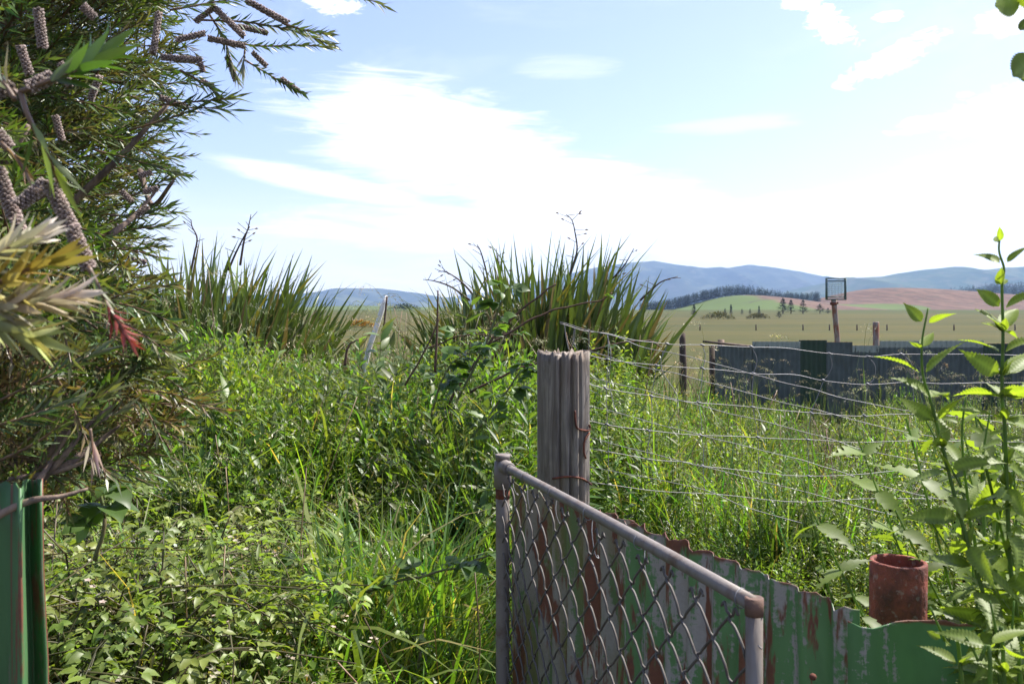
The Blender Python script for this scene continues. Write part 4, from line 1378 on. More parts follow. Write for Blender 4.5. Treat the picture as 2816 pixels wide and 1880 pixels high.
gz = lambda x, d: (x, HY + (CAMZ - float(H((x - CX) / F * d, d))) / F * d if False else HY + CAMZ * F / d - 0, d)
nettle([(1030, 1250, 1.27), (1020, 683, 1.27), (1010, 560, 1.27), (1005, 431, 1.27), (1002, 393, 1.27), (1003, 334, 1.27), (1002, 285, 1.27), (1004, 268, 1.27), (999, 250, 1.27), (1001, 229, 1.27)], 27, .08,
       'tallest nettle-leaved plant at the right edge rising above the mountains', 1, start=.42)
nettle([(1040, 1250, 1.24), (998, 650, 1.24), (988, 609, 1.24), (959, 512, 1.24), (942, 443, 1.24), (930, 398, 1.24), (923, 374, 1.24), (922, 342, 1.24), (928, 308, 1.24)], 23, .077,
       'nettle-leaved plant leaning left in front of the dark back fence', 2, start=.42)
nettle([(990, 1250, 1.12), (962, 683, 1.12), (945, 640, 1.12), (930, 606, 1.12)], 5, .06, 'small nettle-leaved plant just in front of the smooth green iron sheet', 3, start=.6)
nettle([(1065, 1250, 1.3), (1040, 683, 1.3), (1034, 520, 1.3), (1030, 430, 1.3), (1026, 370, 1.3)], 16, .072, 'nettle-leaved plant cut off by the right edge of the photo', 4, start=.35)
nettle([(860, 1000, 1.8), (836, 640, 1.8), (828, 586, 1.8), (815, 530, 1.8), (801, 478, 1.8)], 8, .05, 'nettle-leaved plant between the rusty pipe and the gate', 5, start=.45)
nettle([(990, 1300, 1.36), (978, 620, 1.36), (970, 520, 1.36), (962, 440, 1.36), (966, 395, 1.36)], 13, .068, 'nettle-leaved plant between the two taller ones at right', 6, start=.4)
nettle([(1015, 1300, 1.15), (1004, 683, 1.15), (998, 640, 1.15), (990, 600, 1.15)], 6, .085, 'low dark nettle-leaved plant in the bottom right corner', 7, start=.5)
nettle([(1000, 1300, 1.2), (985, 560, 1.42), (982, 470, 1.42), (990, 410, 1.42)], 11, .066, 'nettle-leaved plant half hidden behind the tallest one', 8, start=.45)
for k, (pp_, n_, l_, lab) in enumerate([([(1010, 1300, 1.5), (1012, 640, 1.5), (1016, 520, 1.5), (1012, 450, 1.5)], 13, .07, 'nettle-leaved plant behind the tallest stem, reaching the dark fence'),
                                        ([(1050, 1300, 1.18), (1022, 700, 1.18), (1012, 650, 1.18), (1014, 600, 1.18)], 8, .085, 'leafy nettle-leaved shoot at the bottom of the right edge'),
                                        ([(985, 1300, 1.5), (980, 640, 1.5), (974, 590, 1.5), (972, 545, 1.5)], 7, .06, 'short nettle-leaved shoot a little right of the rusty pipe'),
                                        ([(1000, 1300, 1.33), (995, 600, 1.33), (1008, 500, 1.33), (1020, 450, 1.33)], 13, .07, 'nettle-leaved plant bending right at the edge of the photo'),
                                        ([(965, 1300, 1.1), (990, 700, 1.1), (978, 660, 1.1), (966, 636, 1.1)], 6, .075, 'dark shoot of nettle leaves against the green iron')]):
    nettle(pp_, n_, l_, lab, 30 + k, start=.4)
_v, _f = [], []
for i in range(12):
    t = i / 11
    w = max(.30 * math.sin(PI * t ** .62) ** .9 * (1 - .35 * t) * (1.0 if i % 2 else .72), .002)
    fx = .03 if i % 2 else -.04
    _v += [(t + fx, -w, .2 * w), (t, 0, 0), (t + fx, w, .2 * w)]
LS = (np.array(_v), quads2tris(grid_faces(12, 3))[:, ::-1])
r6 = np.random.default_rng(66)
TP = []
for k in range(4):
    g = G()
    p = smooth_path([(0, 0, 0), (r6.normal() * .05, r6.normal() * .05, .45), (r6.normal() * .1, r6.normal() * .1, .95)], 3)
    g.tube(p, np.linspace(.0035, .0015, len(p)), (0.13, 0.2, 0.05), 4, caps=False)
    for i in range(13):
        t = .25 + .75 * (i + .5) / 13
        b = np.array([np.interp(t * (len(p) - 1), np.arange(len(p)), p[:, j]) for j in range(3)])
        for h in (0, PI):
            a = i * PI / 2 + h + r6.normal() * .2
            L = .07 * r6.uniform(.6, 1.2)
            leaves(g, [b], (math.cos(a), math.sin(a), r6.uniform(-.8, .5)), (r6.normal() * .4, r6.normal() * .4 - .3, 1), L, L * .8, LS, np.array((0.155, 0.215, 0.04)) * r6.uniform(.7, 1.2), curl=.25)
    TP.append(g.arrays())
tx = np.concatenate([r6.uniform(.74, 1.3, 100), r6.uniform(.66, .95, 9)])
ty = np.concatenate([r6.uniform(1.47, 2.1, 100), r6.uniform(1.1, 1.28, 9)])
tpx = CX + F * tx / ty
ok_ = tpx > np.where(ty > 1.4, 955, 990)
tx, ty = tx[ok_], ty[ok_]
n_ = len(tx)
g = G()
scatter(g, TP, np.stack([tx, ty, np.full(n_, .0)], 1), r6.random(n_) * 6.3, np.abs(r6.normal(size=n_)) * .06, r6.uniform(-1.2, 1.2, n_), np.where(ty > 1.4, r6.uniform(1.0, 1.45, n_), r6.uniform(.8, 1.12, n_)), r6.integers(0, 4, n_), np.repeat(r6.uniform(.8, 1.2, (n_, 1)), 3, 1))
tag(link('nettle_thicket', g.mesh('nettle_thicket', M_nettle)), 'dense leafy nettle thicket in the bottom right corner behind and before the green iron', 'nettles', kind='stuff')
# branch hanging into the top right corner
ob = empty('arching_shoot', (1.28, 1.28, 0.0), 'tall leafy shoot whose tip hangs into the top right corner', 'plant')
OB = np.array(ob.location)
p = smooth_path([np.array((1.28, 1.28, 0.0)), np.array((1.24, 1.25, 1.1)), np.array((1.10, 1.21, 1.8)), np.array((.90, 1.17, 2.10)), P(1070, -30, 1.15), P(1040, -4, 1.15), P(1026, 8, 1.15), P(1034, 40, 1.15), P(1030, 66, 1.15)], 5)
tube_obj('stem', p, np.linspace(.0065, .0018, len(p)), M_bark, ob, OB, 6)
for i in range(16):                                                     # leaves along the stem outside the photo's edge
    b = p[5 + i]
    a = i * 2.4
    d = Vector(nrm((math.cos(a), math.sin(a), -.3)))
    sd = Vector((.1, .2, 1)).cross(d).normalized()
    o = link('leaf', NL[i % 7], ob)
    o.matrix_basis = Matrix.Translation(Vector(b - OB)) @ Matrix((d, sd, d.cross(sd))).transposed().to_4x4() @ Matrix.Diagonal((.085, .07, .085, 1))
for (x0, y0, x1, y1, w) in [(1021, -3, 982, 8, .9), (1030, 18, 1013, 38, .4), (1034, 58, 1001, 83, .8), (1030, 60, 1028, 92, .8), (1040, 0, 1010, -18, .9)]:
    a, b = P(x0, y0, 1.15), P(x1, y1, 1.13)
    d = Vector(b - a)
    L = d.length
    d.normalize()
    sd = Vector((.5, .75, .35)).cross(d).normalized()
    o = link('leaf', NL[2], ob)
    o.matrix_basis = Matrix.Translation(Vector(a - OB)) @ Matrix((d, sd, d.cross(sd))).transposed().to_4x4() @ Matrix.Diagonal((L * 1.05, L * w * 1.3, L, 1))

# ------------------------------------------------------------------ brambles: separate canes
def tri_leaf(k, n3=3):
    rng = np.random.default_rng(500 + k)
    g = G()
    c0 = np.array((0.07, 0.125, 0.028)) * rng.uniform(.8, 1.3)
    g.tube([(0, 0, 0), (.25, 0, .02), (.5, 0, .02)], .012, (0.12, 0.14, 0.05), 3)
    for a, L in ((0, .62), (1.15, .5), (-1.15, .5)):
        d = np.array((math.cos(a), math.sin(a), rng.uniform(-.25, .15)))
        leaves(g, [(.42, 0, .02)], d, (rng.normal() * .15, rng.normal() * .15, 1), L, L * .82, LOV, c0 * rng.uniform(.9, 1.12), curl=rng.uniform(0, .2))
    return g.mesh('leaf', M_bramble)


TL = [tri_leaf(i) for i in range(6)]


def cane(path, r, mat, nleaf, Ls, label, seed, thorn=True, t0=.1):
    rng = np.random.default_rng(seed)
    w = [P(*q) for q in path]
    base = w[0]
    root = empty('bramble_cane', base, label, 'bramble', 'bramble canes')
    p = smooth_path(w, 6)
    p[:, 2] += .004 * np.sin(np.arange(len(p)) * 1.3)
    tube_obj('stem', p, np.linspace(r, r * .5, len(p)), mat, root, base, 6)
    for i in range(nleaf):
        t = t0 + (1 - t0) * (i + rng.random()) / max(nleaf, 1)
        b = np.array([np.interp(t * (len(p) - 1), np.arange(len(p)), p[:, j]) for j in range(3)])
        a = rng.random() * 2 * PI
        d = Vector(nrm((math.cos(a), math.sin(a) * .8 - .2, rng.uniform(-.1, .6))))
        sd = Vector((rng.normal() * .3, rng.normal() * .3 - .2, 1)).cross(d).normalized()
        o = link('leaf', TL[rng.integers(0, 6)], root)
        s = Ls * rng.uniform(.7, 1.25)
        o.matrix_basis = Matrix.Translation(Vector(b - base)) @ Matrix((d, sd, d.cross(sd))).transposed().to_4x4() @ Matrix.Diagonal((s, s, s, 1))
    return root


cane([(438, 445, 5.0), (460, 395, 5.0), (485, 345, 5.0), (502, 300, 5.0), (508, 285, 5.0)], .010, M_greencane, 16, .15, 'green leafy bramble cane rising in front of the middle flax', 1)
cane([(432, 440, 5.2), (455, 392, 5.2), (500, 330, 5.2), (540, 295, 5.2), (556, 283, 5.2)], .011, M_deadcane, 2, .1, 'thick brown bramble cane slanting up across the middle flax', 2)
cane([(470, 392, 5.2), (520, 368, 5.2), (580, 352, 5.2), (640, 340, 5.2), (662, 346, 5.2)], .009, M_deadcane, 2, .1, 'brown bramble cane arching towards the top of the netting', 3)
cane([(420, 352, 5.6), (455, 337, 5.6), (480, 334, 5.6), (520, 334, 5.6)], .007, M_deadcane, 3, .12, 'thin reddish cane lying level below the flax', 4)
cane([(480, 350, 5.4), (530, 320, 5.4), (560, 308, 5.4), (600, 300, 5.4), (612, 292, 5.4)], .009, M_deadcane, 1, .1, 'knobbly dry stem crossing the middle of the flax', 5)
cane([(435, 372, 4.8), (437, 330, 4.8), (438, 290, 4.8)], .009, M_deadcane, 0, .1, 'straight dark dead stick standing left of the middle flax', 6)
cane([(345, 365, 5.6), (347, 350, 5.6), (352, 342, 5.6), (360, 339.5, 5.6)], .010, M_deadcane, 0, .1, 'short hooked reddish cane left of the white stick', 7)
cane([(405, 385, 5.0), (425, 350, 5.0), (440, 318, 5.0)], .007, M_deadcane, 2, .1, 'leaning dark dry stem right of the white stick', 8)
cane([(300, 610, 3.0), (350, 595, 3.0), (410, 578, 3.0), (460, 566, 3.0), (492, 552, 3.0)], .006, M_greencane, 12, .115, 'long bramble cane with pale veined leaves lying over the grass', 9)
cane([(330, 640, 3.0), (332, 610, 3.0), (318, 580, 3.0), (300, 565, 3.0)], .005, M_greencane, 8, .10, 'short bramble shoot with grey leaf undersides beside the grass', 10)
cane([(470, 440, 4.6), (500, 400, 4.6), (520, 372, 4.6), (535, 360, 4.6)], .007, M_greencane, 18, .13, 'dense leafy bramble shoot just left of the grey post', 11)
cane([(430, 420, 4.9), (440, 385, 4.9), (455, 360, 4.9), (480, 350, 4.9)], .007, M_greencane, 18, .14, 'broad-leaved bramble shoot below the dark dead stick', 12)
cane([(60, 470, 2.0), (90, 440, 2.0), (110, 415, 2.0), (128, 398, 2.0)], .005, M_greencane, 10, .11, 'broad-leaved bramble shoot under the bottlebrush tips', 13)
cane([(95, 560, 1.9), (105, 520, 1.9), (98, 490, 1.9), (86, 478, 1.9)], .005, M_greencane, 9, .10, 'bramble shoot with large round leaves beside the bent green sheet', 14)
# pale stick and its dark neighbour
sp = [P(360, 395, 6.6), P(368, 352, 6.6), P(377, 325, 6.6), P(386.5, 295, 6.6)]
o = tube_obj('pale_stick', smooth_path(sp, 4), np.interp(np.arange(13), [0, 11, 12], [.022, .019, .006]), M_white, None, sp[0], 8)
o.location = sp[0]
tag(o, 'bare white weathered stick leaning right above the weeds', 'stick')
sp = [P(381, 350, 6.5), P(384, 325, 6.5), P(387, 296, 6.5)]
o = tube_obj('dark_stick', smooth_path(sp, 4), .008, M_deadcane, None, sp[0], 6)
o.location = sp[0]
tag(o, 'thin dark dry stick right behind the white stick', 'stick')

# ------------------------------------------------------------------ undergrowth
def grass_proto(rng, nb, hmin, hmax, col, w=.0045, spread=.05, seg=5):
    g = G()
    for i in range(nb):
        a = rng.random() * 2 * PI
        L = rng.uniform(hmin, hmax)
        b = np.array((rng.normal() * spread, rng.normal() * spread, 0))
        lean = rng.uniform(.05, .35)
        bend = rng.uniform(.1, 1.2)
        t = np.linspace(0, 1, seg)
        ang = lean + bend * t ** 1.7
        st = L / (seg - 1)
        x = np.concatenate([[0], np.cumsum(np.sin(ang[1:]) * st)])
        z = np.concatenate([[0], np.cumsum(np.cos(ang[1:]) * st)])
        ctr = np.stack([b[0] + x * math.cos(a), b[1] + x * math.sin(a), z], 1)
        sd = np.array((-math.sin(a), math.cos(a), 0))
        ww = w * rng.uniform(.7, 1.5) * np.array([.7, 1, .9, .6, .05])[:, None]
        V = np.concatenate([ctr + sd * ww, ctr - sd * ww])
        Q = [(k, k + 1, seg + k + 1, seg + k) for k in range(seg - 1)]
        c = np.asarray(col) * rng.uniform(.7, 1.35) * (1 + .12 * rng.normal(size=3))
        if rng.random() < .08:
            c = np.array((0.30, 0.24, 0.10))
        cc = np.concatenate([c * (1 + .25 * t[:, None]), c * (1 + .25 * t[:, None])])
        g.add(V, quads2tris(Q), np.clip(cc, .005, .9))
    return g.arrays()


def herb_proto(rng, h, nst, nleaf, ll, lw, col, whorl=1, tm=L4, tipc=None, spread=.08):
    g = G()
    for s in range(nst):
        a = rng.random() * 2 * PI
        b = np.array((rng.normal() * spread, rng.normal() * spread, 0))
        top = b + np.array((math.cos(a) * rng.uniform(.0, .25) * h, math.sin(a) * rng.uniform(0, .25) * h, h * rng.uniform(.7, 1.05)))
        mid = (b + top) / 2 + np.array((rng.normal() * .03, rng.normal() * .03, .02))
        p = smooth_path([b, mid, top], 2)
        g.tube(p, np.linspace(.0032, .0014, len(p)), np.asarray(col) * 1.25, 3, caps=False)
        n = nleaf
        t = .12 + .88 * ((np.arange(n) // whorl) + .5) / (n / whorl)
        q = np.stack([np.interp(t * (len(p) - 1), np.arange(len(p)), p[:, i]) for i in range(3)], 1)
        aa = np.arange(n) * (2.39996 if whorl == 1 else 2 * PI / whorl) + (np.arange(n) // whorl) * .6
        aa = aa + .25 * rng.normal(size=n)
        el = rng.uniform(-.2, .7, n) + .8 * t ** 3
        d = np.stack([np.cos(aa), np.sin(aa), el], 1)
        cc = jitcol(col, n, .22, rng)
        if tipc is not None:
            f = sst(.8, 1, t)[:, None]
            cc = cc * (1 - f) + np.asarray(tipc) * f
        leaves(g, q, d, np.stack([.3 * rng.normal(size=n), .3 * rng.normal(size=n), np.ones(n)], 1), ll * (1.1 - .5 * t) * rng.uniform(.7, 1.3, n), lw * (1.1 - .5 * t), tm, cc, curl=.12)
    return g.arrays()


def bramble_proto(rng, h, nst, nl, ls, flower):
    g = G()
    for s in range(nst):
        a = rng.random() * 2 * PI
        b = np.array((rng.normal() * .12, rng.normal() * .12, 0))
        out = np.array((math.cos(a), math.sin(a), 0))
        p = smooth_path([b, b + out * .08 + (0, 0, h * .6), b + out * .25 * rng.uniform(.5, 1.4) + (0, 0, h * rng.uniform(.8, 1.0)), b + out * .42 * rng.uniform(.6, 1.3) + (0, 0, h * rng.uniform(.55, .95))], 2)
        g.tube(p, np.linspace(.0035, .0018, len(p)), (0.10, 0.09, 0.04), 3, caps=False)
        c0 = np.array((0.165, 0.215, 0.048)) * rng.uniform(.75, 1.25)
        for k in range(nl):
            t = .3 + .7 * (k + rng.random()) / nl
            c = np.array([np.interp(t * (len(p) - 1), np.arange(len(p)), p[:, i]) for i in range(3)])
            aa = rng.random() * 2 * PI
            d0 = np.array((math.cos(aa), math.sin(aa), rng.uniform(.0, .6)))
            e = c + d0 * ls * .9
            up = np.array((rng.normal() * .35, rng.normal() * .35, 1))
            for da, sc in ((0, 1), (1.2, .8), (-1.2, .8)):
                d = np.array((math.cos(aa + da), math.sin(aa + da), rng.uniform(-.35, .35)))
                leaves(g, [e], d, up, ls * sc, ls * sc * .62, LM, c0 * rng.uniform(.85, 1.2), curl=rng.uniform(0, .25))
        if flower and rng.random() < .8:
            for k in range(7):
                c = p[-1] + np.array((rng.normal() * .02, rng.normal() * .02, .02 + .02 * rng.random()))
                aa = np.arange(5) * 2 * PI / 5
                if k % 2:
                    leaves(g, np.repeat(c[None], 5, 0), np.stack([np.cos(aa), np.sin(aa), np.full(5, .35)], 1), (0, 0, 1), .008, .007, L2, (0.55, 0.48, 0.44))
                else:
                    leaves(g, np.repeat(c[None], 5, 0), np.stack([np.cos(aa) * .4, np.sin(aa) * .4, np.ones(5)], 1), (1, 0, 0), .010, .006, L2, (0.33, 0.31, 0.2))
    return g.arrays()


def panicle_proto(rng, h, col, droop=.22, nsp=26, sl=.016, blades=3):
    g = G()
    a = rng.random() * 2 * PI
    o = np.array((math.cos(a), math.sin(a), 0))
    p = smooth_path([(0, 0, 0), o * .02 * h + (0, 0, h * .5), o * .07 * h + (0, 0, h * .85), o * (.07 + droop * .6) * h + (0, 0, h * .98), o * (.07 + droop) * h + (0, 0, h * .93)], 2)
    g.tube(p, np.linspace(.0018, .0007, len(p)), (0.17, 0.19, 0.06), 3, caps=False)
    n = nsp
    t = .66 + .34 * rng.random(n)
    b = np.stack([np.interp(t * (len(p) - 1), np.arange(len(p)), p[:, i]) for i in range(3)], 1)
    b = b + np.stack([.02 * rng.normal(size=n), .02 * rng.normal(size=n), -.025 * rng.random(n)], 1)
    d = np.stack([.5 * rng.normal(size=n) + o[0], .5 * rng.normal(size=n) + o[1], -1.2 * rng.random(n) - .2], 1)
    leaves(g, b, d, rng.normal(size=(n, 3)), sl * rng.uniform(.7, 1.3, n), sl * .26, L2, jitcol(col, n, .25, rng))
    for i in range(blades):
        aa = rng.random() * 2 * PI
        leaves(g, [(0, 0, h * rng.uniform(.15, .55))], (math.cos(aa) * .5, math.sin(aa) * .5, 1), (math.cos(aa), math.sin(aa), 0), h * rng.uniform(.25, .4), .008, L4, (0.11, 0.17, 0.04), curl=.5)
    return g.arrays()


r_ = np.random.default_rng(900)
GCOL = (0.135, 0.205, 0.038)
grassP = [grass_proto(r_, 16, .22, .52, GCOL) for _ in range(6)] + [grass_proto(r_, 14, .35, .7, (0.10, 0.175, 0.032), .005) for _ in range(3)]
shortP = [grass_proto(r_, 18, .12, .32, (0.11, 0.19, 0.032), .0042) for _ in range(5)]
HC1, HC2, HC3 = (0.128, 0.190, 0.036), (0.165, 0.222, 0.046), (0.092, 0.158, 0.034)
herbP = [herb_proto(r_, .62, 3, 42, .052, .0135, HC1, tipc=(0.13, 0.18, 0.05)) for _ in range(3)] + [herb_proto(r_, .6, 3, 60, .032, .0075, HC2, whorl=6, tm=L2) for _ in range(3)] + \
        [herb_proto(r_, .72, 2, 26, .10, .024, HC3) for _ in range(2)] + [herb_proto(r_, .5, 4, 36, .042, .016, HC2, tipc=(0.15, 0.19, 0.06)) for _ in range(3)]
herbF = [herb_proto(r_, .62, 3, 26, .078, .023, HC1, tm=L2, tipc=(0.15, 0.18, 0.05)) for _ in range(4)] + [herb_proto(r_, .6, 3, 36, .046, .012, HC2, whorl=6, tm=L2) for _ in range(2)] + \
        [herb_proto(r_, .72, 2, 22, .10, .026, HC3, tm=L2) for _ in range(2)] + [herb_proto(r_, .5, 3, 34, .055, .023, HC2, tm=L2, tipc=(0.16, 0.19, 0.06)) for _ in range(3)]
herbRF = [herb_proto(r_, .48, 3, 26, .042, .017, HC2, tm=L2, tipc=(0.18, 0.17, 0.06)) for _ in range(4)] + [herb_proto(r_, .42, 3, 28, .036, .014, (0.145, 0.175, 0.04), tm=L2, tipc=(0.16, 0.19, 0.06)) for _ in range(3)]
herbR = [herb_proto(r_, .48, 3, 32, .036, .014, HC2, tipc=(0.17, 0.17, 0.06)) for _ in range(4)] + [herb_proto(r_, .42, 4, 36, .030, .011, (0.145, 0.175, 0.04), tm=L2, tipc=(0.16, 0.19, 0.06)) for _ in range(3)] + [herb_proto(r_, .6, 2, 40, .05, .012, HC1) for _ in range(2)]
bramP = [bramble_proto(r_, .5, 3, 8, .033, f) for f in (1, 0, 1, 1, 0)]
oatP = [panicle_proto(r_, .95, (0.36, 0.32, 0.2)) for _ in range(5)] + [panicle_proto(r_, .8, (0.30, 0.30, 0.15), droop=.3, nsp=34, sl=.018) for _ in range(3)]
strawP = [panicle_proto(r_, .75, (0.46, 0.36, 0.2), droop=.16, nsp=22, sl=.026, blades=0) for _ in range(5)]


def sample(n, x0, x1, y0, y1, fn, rng):
    """plan points, kept with probability fn(x, y, px)"""
    x, y = rng.uniform(x0, x1, n), rng.uniform(y0, y1, n)
    px = CX + F * x / y
    k = rng.random(n) < np.clip(fn(x, y, px), 0, 1)
    return x[k], y[k]


def patchy(x, y, s, seed):
    return np.array([noise.noise(Vector((a * s, b * s, seed))) for a, b in zip(x, y)])


def plant(name, protos, x, y, smin, smax, rng, label, cat, tilt=.25, tintj=.22, mat=M_leaf, warm=0.0, sink=.03, smul=None, clump=.55):
    n = len(x)
    pos = np.stack([x, y, H(x, y) - sink], 1)
    ti = 1 + tintj * rng.normal(size=(n, 1)).clip(-1.5, 1.5) * np.ones((1, 3)) + .06 * rng.normal(size=(n, 3))
    pa = patchy(x, y, .9, 3.0)[:, None]
    ti = ti * (1 + .30 * pa) * (1 + pa * np.array((.18, .02, -.1)))
    sc = rng.uniform(smin, smax, n) * (1 + clump * 1.1 * patchy(x, y, 1.5, 5.5)) * (1 + clump * .5 * patchy(x, y, 4.0, 1.5))
    if smul is not None:
        sc = sc * smul
    g = G()
    scatter(g, protos, pos, rng.random(n) * 2 * PI, np.abs(rng.normal(size=n)) * tilt, rng.random(n) * 2 * PI, sc, rng.integers(0, len(protos), n), np.clip(ti, .4, 1.9))
    o = link(name, g.mesh(name, mat))
    tag(o, label, cat, kind='stuff')
    return n, sum(len(t) for t in g.T)


fx0, fy0, fx1, fy1 = FA[0], FA[1], FB[0], FB[1]


def behind_fence(x, y):
    """False on the path side of the near fence"""
    line = fx0 + (fy0 - y) * (fx1 - fx0) / (fy0 - fy1)
    right = np.where(y > 1.43, x > line + .04, False)
    return np.where(y > fy0, True, right)


def clear(x, y):
    g_ = (np.abs(x - PX) < .13) & (np.abs(y - PY) < .13)
    pp_ = np.hypot(x - pc[0], y - pc[1]) < .09
    return ~(g_ | pp_)


r2 = np.random.default_rng(77)
rep = {}
inview = lambda px, m=120: (px > -m) & (px < 1024 + m)
leftm = lambda x, y: 1 - sst(-.1, .5, x - .10 * y)
# weedy bank on the left and in the middle
x, y = sample(4500, -4.6, 1.2, 3.7, 7.9, lambda x, y, px: inview(px, 60) * leftm(x, y) * (1 - .6 * sst(5.4, 6.8, y)) * sst(3.6, 4.6, y + .35 * np.clip(-x - .3, -1, 2)) * .95, r2)
k = clear(x, y) & (patchy(x, y, 2.6, 12.0) + .15 * r2.normal(size=len(x)) > -.30)
near = k & (y < 4.7)
rep['weeds'] = plant('tall_weeds', herbP, x[near], y[near], .75, 1.25, r2, 'tall leafy green weeds on the near slope of the bank', 'weeds')
far = k & (y >= 4.7)
rep['weedsf'] = plant('bank_weeds', herbF, x[far], y[far], .75, 1.25, r2, 'leafy green weeds covering the crest of the bank below the flax', 'weeds', smul=np.where(y[far] > 5.6, .82, 1.0), clump=.4)
# grass hollow in the lower middle
x, y = sample(5600, -1.6, .35, 2.9, 6.3, lambda x, y, px: inview(px) * np.exp(-((px - 425) / 95) ** 2) * (1 - sst(4.2, 5.6, y)) * ((px < 520) | (y > 2.6)), r2)
k = clear(x, y)
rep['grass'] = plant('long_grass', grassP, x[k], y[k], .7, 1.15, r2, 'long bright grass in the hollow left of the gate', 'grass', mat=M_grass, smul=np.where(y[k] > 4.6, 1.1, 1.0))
x, y = sample(720, -2.2, .1, 2.4, 4.4, lambda x, y, px: inview(px) * (px < 505), r2)
rep['short'] = plant('short_grass', shortP, x, y, .95, 1.45, r2, 'short grass and clover at the foot of the bank', 'grass', mat=M_grass)
# bramble thicket lower left
x, y = sample(700, -2.1, -.25, 2.0, 4.2, lambda x, y, px: inview(px) * (px < 300 + 60 * np.sin(y * 4)) * (.35 + .65 * sst(340, 200, px)), r2)
rep['bramble'] = plant('bramble_thicket', bramP, x, y, .8, 1.25, r2, 'low thicket of bramble leaves with small white flowers at lower left', 'bramble', mat=M_bramble, tintj=.2, clump=.3)
x, y = sample(600, -2.1, -.3, 2.2, 5.0, lambda x, y, px: inview(px) * (px < 330), r2)
rep['bramweeds'] = plant('mixed_weeds', herbP + grassP, x, y, .6, 1.1, r2, 'weeds and grass blades growing through the bramble thicket', 'weeds')
# paddock right of the post
x, y = sample(6900, .0, 8.5, 1.5, 12.8, lambda x, y, px: inview(px) * (1 - leftm(x, y)) * behind_fence(x, y) * np.where(y < 5, .85, .62) * (px > 480), r2)
k = clear(x, y) & (patchy(x, y, 2.2, 15.0) + .15 * r2.normal(size=len(x)) > -.32)
gsel = (patchy(x, y, .55, 8.0) + .10 * r2.normal(size=len(x)) - .45 * ((np.abs(CX + F * x / y - 700) < 90) & (y > 6))) < -.40
near = k & ~gsel & (y < 4.3)
xa, ya = sample(1250, .05, 2.9, 1.6, 4.6, lambda x, y, px: inview(px, 60) * behind_fence(x, y) * (px > 560) * .8, r2)
ka = clear(xa, ya)
xa, ya = np.concatenate([x[near], xa[ka]]), np.concatenate([y[near], ya[ka]])
rep['paddock'] = plant('paddock_weeds', herbR, xa, ya, .75, 1.2, r2, 'leafy weeds crowding up behind the near iron fence', 'weeds')
far = k & ~gsel & (y >= 4.3)
rep['paddockf'] = plant('low_paddock_weeds', herbRF, x[far], y[far], .75, 1.2, r2, 'low leafy weeds filling the ground before the dark back fence', 'weeds', smul=np.where(y[far] > 5.5, .8, 1.0))
x1_, y1_ = x[k & gsel], y[k & gsel]
rep['pgrass'] = plant('paddock_grass', grassP, x1_, y1_, .75, 1.2, r2, 'bright green grass tufts among the weeds in front of the dark fence', 'grass', mat=M_grass)
# oat grass heads
x, y = sample(520, -3.6, .9, 3.2, 8.6, lambda x, y, px: inview(px) * (px > 120) * (px < 560) * .75, r2)
rep['oats'] = plant('seeding_grass', oatP, x, y, .75, 1.15, r2, 'pale nodding seed heads of grass above the weedy bank', 'grass', mat=M_straw, tilt=.2)
x, y = sample(800, .6, 8.2, 3.4, 12.7, lambda x, y, px: inview(px) * (px > 590) * np.where(y > 9.5, 1.0, .18), r2)
rep['oats2'] = plant('seeding_grass_tufts', oatP, x, y, .65, 1.1, r2, 'pale grass seed heads standing before the dark back fence', 'grass', mat=M_straw, tilt=.2)
# dry grass along the field edge
x, y = sample(2700, -9, 14.0, 11.2, 17.0, lambda x, y, px: inview(px) * ((px > 640) | (y > 12)) * np.where(y < 13.2, (px < 712), 1.0) * .62, r2)
rep['straw'] = plant('dry_grass', strawP + [grassP[6]], x, y, .8, 1.25, r2, 'straw coloured dry grass along the near edge of the pasture', 'grass', mat=M_straw, tilt=.3, tintj=.15)
# bushy mounds that make the growth lumpy
def mound_proto(rng, h, w, n, ll, lw, col):
    g = G()
    a, q, t = rng.random(n) * 2 * PI, np.sqrt(rng.random(n)), rng.random(n)
    rad = w * q
    z = h * np.sqrt(np.maximum(0, 1 - q * q * .92)) * (.35 + .65 * np.sqrt(t)) * (1 + .18 * np.sin(a * 3 + 1) * q)
    b = np.stack([rad * np.cos(a), rad * np.sin(a), z], 1)
    d = nrm(b + (0, 0, h * .1)) + .5 * rng.normal(size=(n, 3)) + (0, 0, .1)
    leaves(g, b, d, np.stack([.35 * rng.normal(size=n), .35 * rng.normal(size=n), np.ones(n)], 1), ll * rng.uniform(.6, 1.3, n), lw * rng.uniform(.7, 1.2, n), L4, jitcol(col, n, .22, rng), curl=.15)
    for i in range(10):
        e = b[rng.integers(0, n)]
        g.tube([(e[0] * .2, e[1] * .2, 0), (e[0] * .7, e[1] * .7, e[2] * .7), e], .003, (0.13, 0.13, 0.05), 3, caps=False)
    return g.arrays()


